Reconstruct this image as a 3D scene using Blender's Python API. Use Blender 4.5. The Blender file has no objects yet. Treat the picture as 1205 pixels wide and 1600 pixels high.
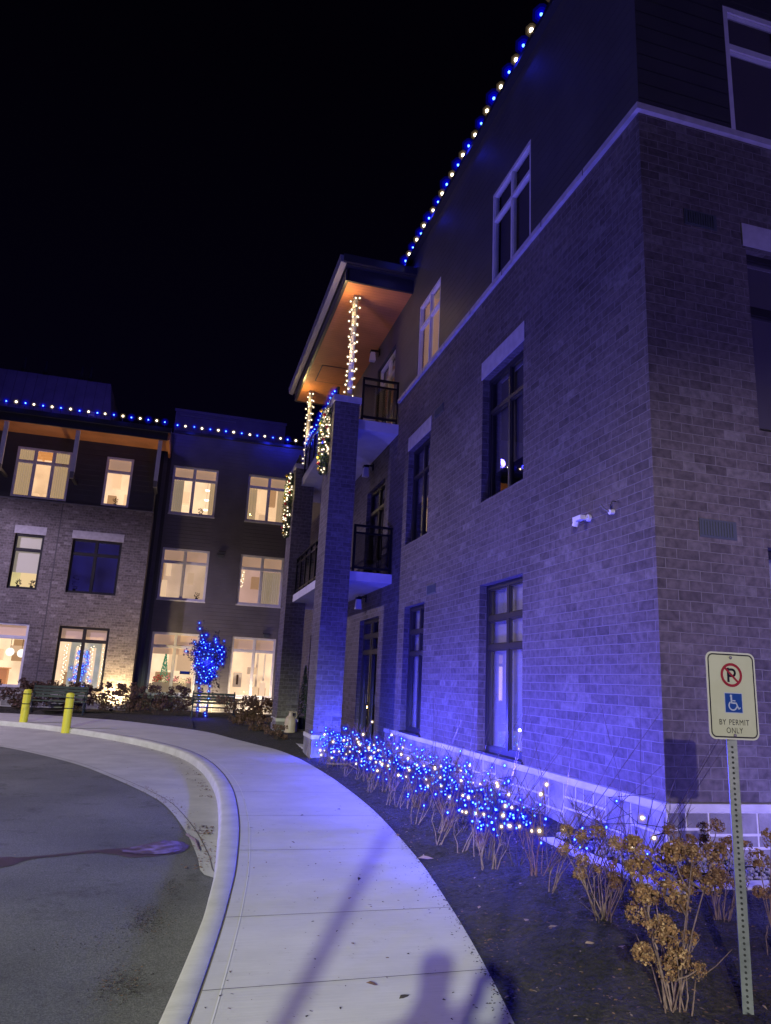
import bpy, bmesh, math, random
from mathutils import Vector, Matrix, Quaternion
random.seed(7)
S = bpy.context.scene
COL = S.collection
PI = math.pi
R = math.radians
U = random.uniform

# ------------------------------------------------------------------ camera
def make_camera():
    yaw, pitch, roll = 0.26185, 0.232757, 0.0488014
    cy, sy, cp, sp = math.cos(yaw), math.sin(yaw), math.cos(pitch), math.sin(pitch)
    fwd = Vector((sy*cp, cy*cp, sp)); r0 = Vector((cy, -sy, 0)); u0 = r0.cross(fwd)
    cr, sr = math.cos(roll), math.sin(roll)
    right = cr*r0 + sr*u0; up = -sr*r0 + cr*u0
    cam = bpy.data.cameras.new('camera'); o = bpy.data.objects.new('camera', cam); COL.objects.link(o)
    m = Matrix((right, up, -fwd)).transposed().to_4x4(); m.translation = Vector((0, 0, 1.5))
    o.matrix_world = m
    cam.sensor_fit = 'VERTICAL'; cam.sensor_height = 36; cam.sensor_width = 36
    cam.lens = 1124.74/1600*36; cam.clip_start = 0.02; cam.clip_end = 600
    S.camera = o
make_camera()

# ------------------------------------------------------------------ world: night sky
W = bpy.data.worlds.new('World'); S.world = W; W.use_nodes = True
wn = W.node_tree
bg = wn.nodes['Background']; bg.inputs[1].default_value = 1.0
wtc = wn.nodes.new('ShaderNodeTexCoord'); wsp = wn.nodes.new('ShaderNodeSeparateXYZ')
wr = wn.nodes.new('ShaderNodeValToRGB')
wn.links.new(wtc.outputs['Generated'], wsp.inputs[0]); wn.links.new(wsp.outputs[2], wr.inputs[0])
wr.color_ramp.elements[0].position = 0.0; wr.color_ramp.elements[0].color = (.0014, .0008, .0060, 1)
wr.color_ramp.elements[1].position = 0.7; wr.color_ramp.elements[1].color = (.0005, .0003, .0015, 1)
wn.links.new(wr.outputs[0], bg.inputs[0])
S.view_settings.view_transform = 'Standard'; S.view_settings.look = 'None'
S.view_settings.exposure = 0; S.view_settings.gamma = 1
S.render.engine = 'CYCLES'
S.cycles.sample_clamp_indirect = 2.0
S.cycles.caustics_reflective = False; S.cycles.caustics_refractive = False
S.cycles.max_bounces = 6; S.cycles.transparent_max_bounces = 32

# ------------------------------------------------------------------ lamps of the place and added fill lamps
def lamp(name, kind, loc, energy, col, size=.1, aim=None, spot=None, blend=.2):
    l = bpy.data.lights.new(name, kind); l.energy = energy; l.color = col
    l.shadow_soft_size = size
    if kind == 'SPOT': l.spot_size = R(spot); l.spot_blend = blend
    o = bpy.data.objects.new(name, l); COL.objects.link(o); o.location = loc
    if aim is not None:
        d = Vector(aim) - Vector(loc); o.rotation_euler = d.to_track_quat('-Z', 'Y').to_euler()
    return o
NEUT = (1.0, .93, .80)
L1 = (-11.6, -19.7, 7.3)          # street lamps behind the photographer
L2 = (-7.6, -17.0, 7.6)
K = 1.0
lamp('street_lamp_light', 'SPOT', L1, 23000*K, (.84, .72, .92), .10, (4.6, 2.6, 0), 23, .55)
lamp('street_lamp_light', 'SPOT', L2, 37000*K, (.90, .98, .74), .16, (-4.8, -.95, 0), 37, .40)
# added violet fill lamps, no such source seen, washing both brick fronts
lamp('violet_fill_light', 'SPOT', (-6.0, 6.0, .25), 2900, (.15, .125, 1.0), .07, (4.2, 11.0, 4.6), 84, .9)
lamp('violet_fill_light', 'SPOT', (9.5, -1.5, .25), 1500, (.30, .22, 1.0), .06, (6.2, 5.8, 4.6), 90, .9)
# drive lamp that lights the far wing and the sides of the pillars
lamp('street_lamp_light', 'SPOT', (-14.0, 19.6, 8.8), 6800, (.72, .60, .98), .15, (-14, 19.6, 0), 169, .17)
BLUE = (.02, .03, 1.0)
BLUE2 = (.062, .058, 1.0)
for (x, y, z, e) in ((3.35, 5.9, .8, 22), (3.3, 6.9, .8, 36), (3.3, 8.3, .85, 40), (3.3, 9.7, .85, 40), (3.3, 11.3, .85, 40),
                     (3.45, 12.7, .8, 30)):
    lamp('string_glow', 'POINT', (x, y, z), e*4.0, BLUE2, .015)
for (x, y, z, e) in ((2.45, 6.2, .42, 9), (2.6, 9.0, .4, 6), (2.85, 14.40, .35, 24), (3.2, 14.4, .8, 12), (3.5, 13.6, .7, 18), (2.55, 11.5, .4, 5)):
    lamp('string_glow', 'POINT', (x, y, z), e*3, BLUE, .02)
for (x, y, z, e) in ((5.6, 4.5, .45, 55), (7.4, 4.4, .5, 90)):
    lamp('string_glow', 'POINT', (x, y, z), e, BLUE2, .02)
for (x, y, z, e) in ((5.0, 4.95, .3, 9), (6.3, 5.0, .3, 9)):
    lamp('string_glow', 'POINT', (x, y, z), e, (.45, .42, 1.0), .05)
lamp('string_glow', 'POINT', (.85, 25.45, 1.9), 260, BLUE, .25)
lamp('string_glow', 'POINT', (.85, 25.1, .35), 30, BLUE, .25)
for i in range(8):
    lamp('string_glow', 'POINT', (2.75+.1*(i % 2), 5.9+i*1.15, .62), 7, (.01, .01, 1), .02)
for i in range(5):
    lamp('roof_glow', 'POINT', (3.95, 6.8+i*2.1, 11.42), 3.0, BLUE, .08)
for i in range(6):
    lamp('roof_glow', 'POINT', (-6.6+i*1.2, 26.45, 10.6), 2.2, BLUE, .08)
    lamp('roof_glow', 'POINT', (-9+i*1.3, 27.9, 11.1), 52, (.13, .09, 1.0), .2)
for x in (-.2, 1.6, 3.2): lamp('roof_glow', 'POINT', (x, 29.8, 11.7), 24, (.12, .08, 1.0), .15)
for i in range(0):
    pass
for (x, e) in ((-.6, 4), (1.0, 6), (2.6, 16), (3.5, 30)):
    lamp('roof_glow', 'POINT', (x, 28.7, 11.25), e, BLUE, .1)
for (x, z, e) in ((3.0, 9.9, 15), (3.0, 8.8, 12)):
    lamp('post_glow', 'POINT', (2.72, 14.78, z), e, (1, .66, .25), .05)
    lamp('post_glow', 'POINT', (2.75, 20.8, z), e, (1, .70, .25), .05)
lamp('garland_glow', 'POINT', (2.38, 15.2, 7.1), 9, (1, .8, .3), .1)
lamp('garland_glow', 'POINT', (2.38, 15.2, 6.3), 7, (1, .8, .3), .1)
lamp('garland_glow', 'POINT', (2.38, 20.9, 6.9), 12, (1, .8, .3), .1)
lamp('uplight_beam', 'SPOT', (-2.15, 27.75, .22), 800, (1, .74, .36), .05, (-2.2, 28.6, 1.9), 130, 1.0)
lamp('uplight_beam', 'SPOT', (1.1, 28.7, .18), 200, (1, .78, .42), .05, (1.25, 29.6, 1.3), 150, 1.0)
lamp('uplight_beam', 'SPOT', (2.9, 28.6, .18), 160, (1, .74, .5), .05, (2.9, 29.6, 1.0), 150, 1.0)
lamp('lantern_flame', 'POINT', (3.15, 22.1, .75), 6, (1, .65, .2), .04)

# ------------------------------------------------------------------ materials
MATS = {}
def mat(name, col=(.5, .5, .5), rough=.6, metal=0, emit=None, es=0, alpha=None, spec=.5):
    if name in MATS: return MATS[name]
    m = bpy.data.materials.new(name); m.use_nodes = True; MATS[name] = m
    b = m.node_tree.nodes['Principled BSDF']
    b.inputs['Base Color'].default_value = (*col, 1); b.inputs['Roughness'].default_value = rough
    b.inputs['Metallic'].default_value = metal; b.inputs['Specular IOR Level'].default_value = spec
    if emit: b.inputs['Emission Color'].default_value = (*emit, 1); b.inputs['Emission Strength'].default_value = es
    return m
def N(m, t, **kw):
    n = m.node_tree.nodes.new(t)
    for k, v in kw.items():
        if k in n.inputs: n.inputs[k].default_value = v
        else: setattr(n, k, v)
    return n
def Lk(m, a, ao, b, bi): m.node_tree.links.new(a.outputs[ao], b.inputs[bi])
def ramp(m, stops):
    n = N(m, 'ShaderNodeValToRGB'); cr = n.color_ramp
    while len(cr.elements) < len(stops): cr.elements.new(.5)
    for e, (p, c) in zip(cr.elements, stops): e.position = p; e.color = (*c, 1)
    return n
def noisy(name, c1, c2, scale=4, rough=.8, bump=.2, bscale=60, detail=6, bdist=.01, c3=None, metal=0, lo=.35, hi=.65):
    if name in MATS: return MATS[name]
    m = mat(name, c1, rough, metal); b = m.node_tree.nodes['Principled BSDF']
    tc = N(m, 'ShaderNodeTexCoord')
    n = N(m, 'ShaderNodeTexNoise', Scale=scale, Detail=detail); Lk(m, tc, 'Object', n, 'Vector')
    st = [(lo, c1), (hi, c2)]
    if c3: st = [(lo, c1), ((lo+hi)/2, c3), (hi, c2)]
    r = ramp(m, st); Lk(m, n, 0, r, 0); Lk(m, r, 0, b, 'Base Color')
    if bump:
        n2 = N(m, 'ShaderNodeTexNoise', Scale=bscale, Detail=8); Lk(m, tc, 'Object', n2, 'Vector')
        bp = N(m, 'ShaderNodeBump', Strength=bump, Distance=bdist); Lk(m, n2, 0, bp, 'Height'); Lk(m, bp, 0, b, 'Normal')
    return m
def brick_mat(name, c1, c2, c3, mortar, bw=.235, rh=.092, ms=.0055):
    m = mat(name, c1, .85); b = m.node_tree.nodes['Principled BSDF']
    uv = N(m, 'ShaderNodeUVMap')
    wob = N(m, 'ShaderNodeTexNoise', Scale=7.0, Detail=3); Lk(m, uv, 0, wob, 'Vector')
    add = N(m, 'ShaderNodeMix', data_type='RGBA', blend_type='LINEAR_LIGHT'); add.inputs[0].default_value = .006
    Lk(m, uv, 0, add, 6); Lk(m, wob, 'Color', add, 7)
    def br():
        t = N(m, 'ShaderNodeTexBrick'); t.inputs['Scale'].default_value = 1
        t.inputs['Brick Width'].default_value = bw; t.inputs['Row Height'].default_value = rh
        t.inputs['Mortar Size'].default_value = ms; t.inputs['Mortar Smooth'].default_value = .35
        t.inputs['Color1'].default_value = (0, 0, 0, 1); t.inputs['Color2'].default_value = (1, 1, 1, 1)
        t.inputs['Mortar'].default_value = (0, 0, 0, 1); Lk(m, add, 2, t, 'Vector'); return t
    t1 = br()
    rc = ramp(m, [(0, c2), (.3, c1), (.8, c1), (1, c3)]); Lk(m, t1, 'Color', rc, 0)
    nz = N(m, 'ShaderNodeTexNoise', Scale=14.0, Detail=5); Lk(m, uv, 0, nz, 'Vector')
    rr = ramp(m, [(.3, (.62, .62, .62)), (.7, (1.36, 1.36, 1.36))]); Lk(m, nz, 0, rr, 0)
    mul = N(m, 'ShaderNodeMix', data_type='RGBA', blend_type='MULTIPLY'); mul.inputs[0].default_value = 1
    Lk(m, rc, 0, mul, 6); Lk(m, rr, 0, mul, 7)
    big = N(m, 'ShaderNodeTexNoise', Scale=.9, Detail=4); Lk(m, uv, 0, big, 'Vector')
    rb = ramp(m, [(.3, (.82, .82, .82)), (.7, (1.2, 1.2, 1.2))]); Lk(m, big, 0, rb, 0)
    mul2 = N(m, 'ShaderNodeMix', data_type='RGBA', blend_type='MULTIPLY'); mul2.inputs[0].default_value = 1
    Lk(m, mul, 2, mul2, 6); Lk(m, rb, 0, mul2, 7)
    mx = N(m, 'ShaderNodeMix', data_type='RGBA'); Lk(m, t1, 'Fac', mx, 0); Lk(m, mul2, 2, mx, 6)
    mx.inputs[7].default_value = (*mortar, 1)
    Lk(m, mx, 2, b, 'Base Color')
    inv = N(m, 'ShaderNodeMath', operation='MULTIPLY_ADD'); inv.inputs[1].default_value = -1.0; inv.inputs[2].default_value = 1.0
    Lk(m, t1, 'Fac', inv, 0)
    n3 = N(m, 'ShaderNodeTexNoise', Scale=38.0, Detail=5); Lk(m, uv, 0, n3, 'Vector')
    a2 = N(m, 'ShaderNodeMath', operation='MULTIPLY_ADD'); a2.inputs[1].default_value = .9; Lk(m, n3, 0, a2, 0); Lk(m, inv, 0, a2, 2)
    bp = N(m, 'ShaderNodeBump', Strength=.8, Distance=.009); Lk(m, a2, 0, bp, 'Height'); Lk(m, bp, 0, b, 'Normal')
    return m
M_brick = brick_mat('brown_brick', (.108, .090, .084), (.078, .064, .060), (.15, .132, .124), (.19, .172, .163), .255, .0995)
M_brick2 = brick_mat('grey_brick', (.165, .14, .135), (.115, .095, .09), (.26, .23, .22), (.25, .23, .22))
M_stone = noisy('limestone_block', (.16, .15, .145), (.33, .31, .30), 3.5, .85, .8, 35, c3=(.24, .225, .215), bdist=.012)
M_mortar = noisy('pale_mortar', (.55, .53, .50), (.65, .63, .6), 20, .9, .2)
M_cap = noisy('limestone_cap', (.46, .44, .41), (.56, .54, .5), 6, .8, .3, 80)
M_trim = noisy('precast_trim', (.42, .39, .40), (.52, .49, .50), 8, .75, .2, 80)
def siding_mat(name, c, pitch=.15, vert=False):
    m = mat(name, c, .55); b = m.node_tree.nodes['Principled BSDF']
    uv = N(m, 'ShaderNodeUVMap'); sp = N(m, 'ShaderNodeSeparateXYZ'); Lk(m, uv, 0, sp, 0)
    mo = N(m, 'ShaderNodeMath', operation='MULTIPLY'); mo.inputs[1].default_value = 1/pitch; Lk(m, sp, 0 if vert else 1, mo, 0)
    fr = N(m, 'ShaderNodeMath', operation='FRACT'); Lk(m, mo, 0, fr, 0)
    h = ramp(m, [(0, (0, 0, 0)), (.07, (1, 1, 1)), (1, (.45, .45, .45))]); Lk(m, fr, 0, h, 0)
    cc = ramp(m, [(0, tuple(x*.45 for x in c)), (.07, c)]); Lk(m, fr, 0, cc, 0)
    nz = N(m, 'ShaderNodeTexNoise', Scale=1.6, Detail=5); Lk(m, uv, 0, nz, 'Vector')
    rr = ramp(m, [(.3, (.85, .85, .85)), (.7, (1.15, 1.15, 1.15))]); Lk(m, nz, 0, rr, 0)
    mul = N(m, 'ShaderNodeMix', data_type='RGBA', blend_type='MULTIPLY'); mul.inputs[0].default_value = 1
    Lk(m, cc, 0, mul, 6); Lk(m, rr, 0, mul, 7); Lk(m, mul, 2, b, 'Base Color')
    bp = N(m, 'ShaderNodeBump', Strength=.6, Distance=.012); Lk(m, h, 0, bp, 'Height'); Lk(m, bp, 0, b, 'Normal')
    return m
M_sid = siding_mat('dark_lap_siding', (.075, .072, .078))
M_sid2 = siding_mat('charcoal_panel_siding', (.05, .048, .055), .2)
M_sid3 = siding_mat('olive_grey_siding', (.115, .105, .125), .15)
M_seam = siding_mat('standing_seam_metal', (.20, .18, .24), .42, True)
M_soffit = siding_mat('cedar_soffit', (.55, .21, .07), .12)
M_fascia = mat('dark_metal_fascia', (.05, .048, .055), .35, .3)
M_flash = mat('grey_metal_flashing', (.22, .21, .24), .4, .4)
M_gutter = mat('pale_metal_gutter', (.34, .33, .33), .4, .3)
M_white = noisy('white_painted_frame', (.66, .64, .68), (.74, .72, .74), 6, .45, 0)
M_dark = mat('dark_bronze_frame', (.028, .025, .028), .4, .2)
M_black = mat('black_rail_metal', (.012, .012, .014), .35, .5)
M_slab = noisy('painted_slab', (.50, .48, .50), (.58, .56, .58), 3, .7, .1, 40)
def glass_mat(name, ior=1.9, tint=(1, 1, 1), refl=1.0):
    m = bpy.data.materials.new(name); m.use_nodes = True; nt = m.node_tree; nt.nodes.clear()
    o = nt.nodes.new('ShaderNodeOutputMaterial'); mx = nt.nodes.new('ShaderNodeMixShader')
    t = nt.nodes.new('ShaderNodeBsdfTransparent'); t.inputs[0].default_value = (*tint, 1)
    g = nt.nodes.new('ShaderNodeBsdfGlossy'); g.inputs['Roughness'].default_value = .015; g.inputs[0].default_value = (refl, refl, refl, 1)
    ge = nt.nodes.new('ShaderNodeNewGeometry'); dt = nt.nodes.new('ShaderNodeVectorMath'); dt.operation = 'DOT_PRODUCT'
    nt.links.new(ge.outputs['Incoming'], dt.inputs[0]); nt.links.new(ge.outputs['Normal'], dt.inputs[1])
    def mth(op, a, b=None, c=None):
        n = nt.nodes.new('ShaderNodeMath'); n.operation = op
        for i, q in enumerate((a, b, c)):
            if q is None: continue
            if isinstance(q, (int, float)): n.inputs[i].default_value = q
            else: nt.links.new(q, n.inputs[i])
        return n.outputs[0]
    f0 = ((ior-1)/(ior+1))**2
    ab = mth('ABSOLUTE', dt.outputs['Value']); om = mth('SUBTRACT', 1.0, ab); p5 = mth('POWER', om, 4.0)
    fr = mth('MULTIPLY_ADD', p5, 1-f0, f0)
    nt.links.new(fr, mx.inputs[0]); nt.links.new(t.outputs[0], mx.inputs[1]); nt.links.new(g.outputs[0], mx.inputs[2])
    nt.links.new(mx.outputs[0], o.inputs[0]); return m
M_glass = glass_mat('window_glass', 3.5, (.9, .92, .95))
M_glassB = glass_mat('lit_window_glass', 1.5, (.97, .97, .97))
M_railglass = glass_mat('smoked_rail_glass', 1.5, (.55, .55, .60))
def emis(name, c, s, sample=False, mixt=None):
    if name in MATS: return MATS[name]
    m = bpy.data.materials.new(name); m.use_nodes = True; nt = m.node_tree; nt.nodes.clear(); MATS[name] = m
    o = nt.nodes.new('ShaderNodeOutputMaterial'); e = nt.nodes.new('ShaderNodeEmission')
    e.inputs[0].default_value = (*c, 1); e.inputs[1].default_value = s
    if mixt is not None:
        t = nt.nodes.new('ShaderNodeBsdfTransparent'); mx = nt.nodes.new('ShaderNodeMixShader'); mx.inputs[0].default_value = mixt
        nt.links.new(t.outputs[0], mx.inputs[1]); nt.links.new(e.outputs[0], mx.inputs[2]); nt.links.new(mx.outputs[0], o.inputs[0])
    else: nt.links.new(e.outputs[0], o.inputs[0])
    if not sample: m.cycles.emission_sampling = 'NONE'
    return m
B_core = emis('blue_led_core', (.13, .38, 1.0), 10); B_glo = emis('blue_led_globe', (.0, .0, 1.0), 1.3, mixt=.5)
W_core = emis('warm_led_core', (1.0, .86, .62), 11); W_glo = emis('warm_led_globe', (.95, .66, .36), .75, mixt=.42)
def room_mat(name, c, s, var=.25):
    m = mat(name, (.5, .45, .4), .8); b = m.node_tree.nodes['Principled BSDF']
    tc = N(m, 'ShaderNodeTexCoord'); n = N(m, 'ShaderNodeTexNoise', Scale=1.3, Detail=3); Lk(m, tc, 'Object', n, 'Vector')
    r = ramp(m, [(.3, tuple(x*(1-var) for x in c)), (.7, tuple(x*(1+var*.6) for x in c))]); Lk(m, n, 0, r, 0)
    Lk(m, r, 0, b, 'Emission Color'); b.inputs['Emission Strength'].default_value = s
    m.cycles.emission_sampling = 'NONE'
    return m
RM = {'warm': room_mat('lit_room_warm', (.84, .57, .34), .80, .4), 'ceil': room_mat('lit_room_ceiling', (.85, .48, .20), .75),
      'cream': room_mat('lit_room_cream', (.92, .66, .42), .88, .25), 'dull': room_mat('dim_room_beige', (.42, .30, .22), .8, .35),
      'pink': room_mat('dim_room_pink', (.45, .29, .26), .7), 'green': room_mat('lit_room_green', (.50, .46, .22), .8),
      'bright': room_mat('lit_room_bright', (.98, .76, .50), .92, .4), 'blue': room_mat('dim_room_blue', (.008, .007, .075), 1.0, .9),
      'teal': room_mat('lit_room_teal', (.13, .22, .20), .8)}
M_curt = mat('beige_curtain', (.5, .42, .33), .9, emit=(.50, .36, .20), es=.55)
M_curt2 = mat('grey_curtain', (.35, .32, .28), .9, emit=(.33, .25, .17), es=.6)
M_blind = mat('white_blind', (.55, .53, .57), .8)
M_roomdark = mat('unlit_room', (.05, .045, .05), .9)
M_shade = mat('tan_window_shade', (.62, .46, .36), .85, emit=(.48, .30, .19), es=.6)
M_shade2 = mat('dim_window_shade', (.20, .17, .19), .85)
M_asph = None

# ------------------------------------------------------------------ mesh builder
class MB:
    def __init__(s): s.v = []; s.f = []; s.m = []; s.mats = []
    def mi(s, m):
        if m not in s.mats: s.mats.append(m)
        return s.mats.index(m)
    def face(s, pts, m):
        i = len(s.v); s.v += [tuple(p) for p in pts]; s.f.append(tuple(range(i, i+len(pts)))); s.m.append(s.mi(m))
    def hexa(s, p, m):  # p: 8 points bottom 4 then top 4
        i = len(s.v); s.v += [tuple(q) for q in p]; k = s.mi(m)
        for a in ((0, 3, 2, 1), (4, 5, 6, 7), (0, 1, 5, 4), (1, 2, 6, 5), (2, 3, 7, 6), (3, 0, 4, 7)):
            s.f.append(tuple(i+j for j in a)); s.m.append(k)
    def box(s, x0, x1, y0, y1, z0, z1, m):
        s.hexa([(x0, y0, z0), (x1, y0, z0), (x1, y1, z0), (x0, y1, z0), (x0, y0, z1), (x1, y0, z1), (x1, y1, z1), (x0, y1, z1)], m)
    def pbox(s, P, u0, u1, d0, d1, z0, z1, m):
        s.hexa([P(u0, d0, z0), P(u1, d0, z0), P(u1, d1, z0), P(u0, d1, z0), P(u0, d0, z1), P(u1, d0, z1), P(u1, d1, z1), P(u0, d1, z1)], m)
    def tube(s, pts, rad, m, n=6, cap=True):
        pts = [Vector(p) for p in pts]; k = s.mi(m); base = len(s.v)
        if not hasattr(rad, '__len__'): rad = [rad]*len(pts)
        t0 = (pts[1]-pts[0]).normalized(); a = t0.orthogonal().normalized()
        for i, p in enumerate(pts):
            t = (pts[min(i+1, len(pts)-1)] - pts[max(i-1, 0)]).normalized()
            a = (a - t*a.dot(t))
            if a.length < 1e-5: a = t.orthogonal()
            a.normalize(); b = t.cross(a)
            for j in range(n):
                an = 2*PI*j/n; s.v.append(tuple(p + (a*math.cos(an)+b*math.sin(an))*rad[i]))
        for i in range(len(pts)-1):
            for j in range(n):
                q = base+i*n; s.f.append((q+j, q+(j+1) % n, q+n+(j+1) % n, q+n+j)); s.m.append(k)
        if cap:
            s.f.append(tuple(base+j for j in range(n))[::-1]); s.m.append(k)
            q = base+(len(pts)-1)*n; s.f.append(tuple(q+j for j in range(n))); s.m.append(k)
    def lathe(s, c, prof, m, n=20):
        base = len(s.v); k = s.mi(m)
        for r, z in prof:
            for j in range(n):
                an = 2*PI*j/n; s.v.append((c[0]+r*math.cos(an), c[1]+r*math.sin(an), c[2]+z))
        for i in range(len(prof)-1):
            for j in range(n):
                q = base+i*n; s.f.append((q+j, q+(j+1) % n, q+n+(j+1) % n, q+n+j)); s.m.append(k)
    def ball(s, c, r, m, n=8, sq=1.0):
        prof = [(max(1e-4, r*math.sin(PI*i/(n//2+1))), -r*sq*math.cos(PI*i/(n//2+1))) for i in range(n//2+2)]
        s.lathe(c, prof, m, n)
    def leaf(s, c, size, m, nrm=None, asp=.6):
        a = Vector((U(-1, 1), U(-1, 1), U(-1, 1))).normalized() if nrm is None else nrm
        t = a.orthogonal().normalized(); t.rotate(Quaternion(a, U(0, 6.28))); b = a.cross(t)
        c = Vector(c); w = size*asp*.5; h = size*.5; f = a*size*.15
        s.face([c-t*h, c-b*w+f, c+t*h, c+b*w+f], m)
    def build(s, name, parent=None, smooth=False, recalc=True, merge=False):
        me = bpy.data.meshes.new(name); me.from_pydata(s.v, [], s.f)
        for m in s.mats: me.materials.append(m)
        me.polygons.foreach_set('material_index', s.m)
        if recalc or merge:
            bm = bmesh.new(); bm.from_mesh(me)
            if merge: bmesh.ops.remove_doubles(bm, verts=bm.verts, dist=1e-5)
            if recalc: bmesh.ops.recalc_face_normals(bm, faces=bm.faces)
            bm.to_mesh(me); bm.free()
        uvl = me.uv_layers.new(name='UVMap'); me.update()
        co = [v.co for v in me.vertices]
        for p in me.polygons:
            n = p.normal; ax, ay, az = abs(n.x), abs(n.y), abs(n.z)
            for li in p.loop_indices:
                c = co[me.loops[li].vertex_index]
                uvl.data[li].uv = (c.x, c.y) if az > ax and az > ay else ((c.y, c.z) if ax > ay else (c.x, c.z))
        if smooth: me.polygons.foreach_set('use_smooth', [True]*len(me.polygons))
        o = bpy.data.objects.new(name, me); COL.objects.link(o)
        if parent is not None: o.parent = parent; o.matrix_parent_inverse = Matrix.Translation(parent.location).inverted() if parent.parent is None else Matrix.Identity(4)
        if parent is not None and parent.parent is not None: o.matrix_parent_inverse = Matrix.Identity(4)
        return o
def tag(o, label, cat, group=None, kind=None):
    if label: o['label'] = label
    if cat: o['category'] = cat
    if group: o['group'] = group
    if kind: o['kind'] = kind
    return o
def thing(name, label, cat, loc=(0, 0, 0), group=None):
    # an Empty at the base; the parts keep world coordinates through their parent inverse
    o = bpy.data.objects.new(name, None); COL.objects.link(o); o.location = loc; o.empty_display_size = .2
    return tag(o, label, cat, group)
def struct(o): o['kind'] = 'structure'; return o
def catmull(p, n=6):
    out = []; q = [p[0]]+list(p)+[p[-1]]
    for i in range(1, len(q)-2):
        for k in range(n):
            t = k/n; a, b, c, d = [Vector(x) for x in q[i-1:i+3]]
            out.append(.5*((2*b)+(c-a)*t+(2*a-5*b+4*c-d)*t*t+(3*b-a-3*c+d)*t**3))
    out.append(Vector(q[-1])); return out

# ------------------------------------------------------------------ ground
M_soil = noisy('dark_mulch_soil', (.006, .005, .005), (.040, .032, .027), 22, .95, 1.0, 38, 10, .06, c3=(.028, .022, .02))
def asphalt():
    m = mat('asphalt', (.1, .1, .1), .8); b = m.node_tree.nodes['Principled BSDF']
    tc = N(m, 'ShaderNodeTexCoord')
    n = N(m, 'ShaderNodeTexNoise', Scale=.7, Detail=6); Lk(m, tc, 'Object', n, 'Vector')
    r = ramp(m, [(.3, (.090, .092, .088)), (.7, (.165, .166, .158))]); Lk(m, n, 0, r, 0)
    n2 = N(m, 'ShaderNodeTexNoise', Scale=95.0, Detail=6, Roughness=.8); Lk(m, tc, 'Object', n2, 'Vector')
    r2 = ramp(m, [(.38, (.45, .45, .45)), (.52, (.95, .95, .95)), (.66, (1.7, 1.7, 1.65))]); Lk(m, n2, 0, r2, 0)
    mul = N(m, 'ShaderNodeMix', data_type='RGBA', blend_type='MULTIPLY'); mul.inputs[0].default_value = 1
    Lk(m, r, 0, mul, 6); Lk(m, r2, 0, mul, 7)
    n3 = N(m, 'ShaderNodeTexNoise', Scale=2.1, Detail=9, Roughness=.75); Lk(m, tc, 'Object', n3, 'Vector')
    r3 = ramp(m, [(.55, (1, 1, 1)), (.68, (.5, .49, .44))]); Lk(m, n3, 0, r3, 0)
    mul2 = N(m, 'ShaderNodeMix', data_type='RGBA', blend_type='MULTIPLY'); mul2.inputs[0].default_value = 1
    Lk(m, mul, 2, mul2, 6); Lk(m, r3, 0, mul2, 7); Lk(m, mul2, 2, b, 'Base Color')
    bp = N(m, 'ShaderNodeBump', Strength=.9, Distance=.01); Lk(m, n2, 0, bp, 'Height'); Lk(m, bp, 0, b, 'Normal')
    return m
M_asph = asphalt()
def concrete(name, a, b_, sc=1.2):
    m = mat(name, a, .85); b = m.node_tree.nodes['Principled BSDF']
    tc = N(m, 'ShaderNodeTexCoord')
    n = N(m, 'ShaderNodeTexNoise', Scale=sc, Detail=8, Roughness=.65); Lk(m, tc, 'Object', n, 'Vector')
    r = ramp(m, [(.3, a), (.7, b_)]); Lk(m, n, 0, r, 0)
    mp = N(m, 'ShaderNodeMapping'); mp.inputs['Scale'].default_value = (3, 160, 10); Lk(m, tc, 'Object', mp, 'Vector')
    n2 = N(m, 'ShaderNodeTexNoise', Scale=1.0, Detail=3); Lk(m, mp, 0, n2, 'Vector')
    r2 = ramp(m, [(.3, (.93, .93, .93)), (.7, (1.06, 1.06, 1.06))]); Lk(m, n2, 0, r2, 0)
    mul = N(m, 'ShaderNodeMix', data_type='RGBA', blend_type='MULTIPLY'); mul.inputs[0].default_value = 1
    Lk(m, r, 0, mul, 6); Lk(m, r2, 0, mul, 7)
    n4 = N(m, 'ShaderNodeTexNoise', Scale=6.0, Detail=10, Roughness=.8); Lk(m, tc, 'Object', n4, 'Vector')
    r4 = ramp(m, [(.58, (1, 1, 1)), (.72, (.72, .70, .66))]); Lk(m, n4, 0, r4, 0)
    mul3 = N(m, 'ShaderNodeMix', data_type='RGBA', blend_type='MULTIPLY'); mul3.inputs[0].default_value = 1
    Lk(m, mul, 2, mul3, 6); Lk(m, r4, 0, mul3, 7); Lk(m, mul3, 2, b, 'Base Color')
    bp = N(m, 'ShaderNodeBump', Strength=.35, Distance=.004); Lk(m, n2, 0, bp, 'Height'); Lk(m, bp, 0, b, 'Normal')
    return m
M_walk = concrete('broom_finished_concrete', (.40, .39, .37), (.50, .49, .47))
M_kerb = concrete('kerb_concrete', (.40, .39, .34), (.54, .53, .48), 3)
M_apron = concrete('gutter_concrete', (.34, .33, .31), (.46, .45, .42), 2)
M_joint = mat('dark_joint', (.10, .09, .09), .9)
ROAD = -.13
mb = MB(); mb.face([(-300, -300, -.30), (300, -300, -.30), (300, 300, -.30), (-300, 300, -.30)], noisy('dark_turf', (.012, .014, .009), (.03, .03, .02), 2, .95, .3))
struct(mb.build('ground'))
JL = catmull([(-5.2, -10), (-2.2, -4), (-1.05, -1), (-.35, 1.2), (-.05, 2.4), (.17, 3.5), (.36, 4.6), (.5, 5.53), (.64, 6.66), (.80, 8.58), (.87, 11.0), (.73, 13.5), (.38, 15.5), (-.28, 17.3), (-1.2, 19.0), (-2.45, 20.75), (-3.9, 22.25), (-6, 23.3), (-10, 24.2), (-16, 24.6)], 8)
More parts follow.
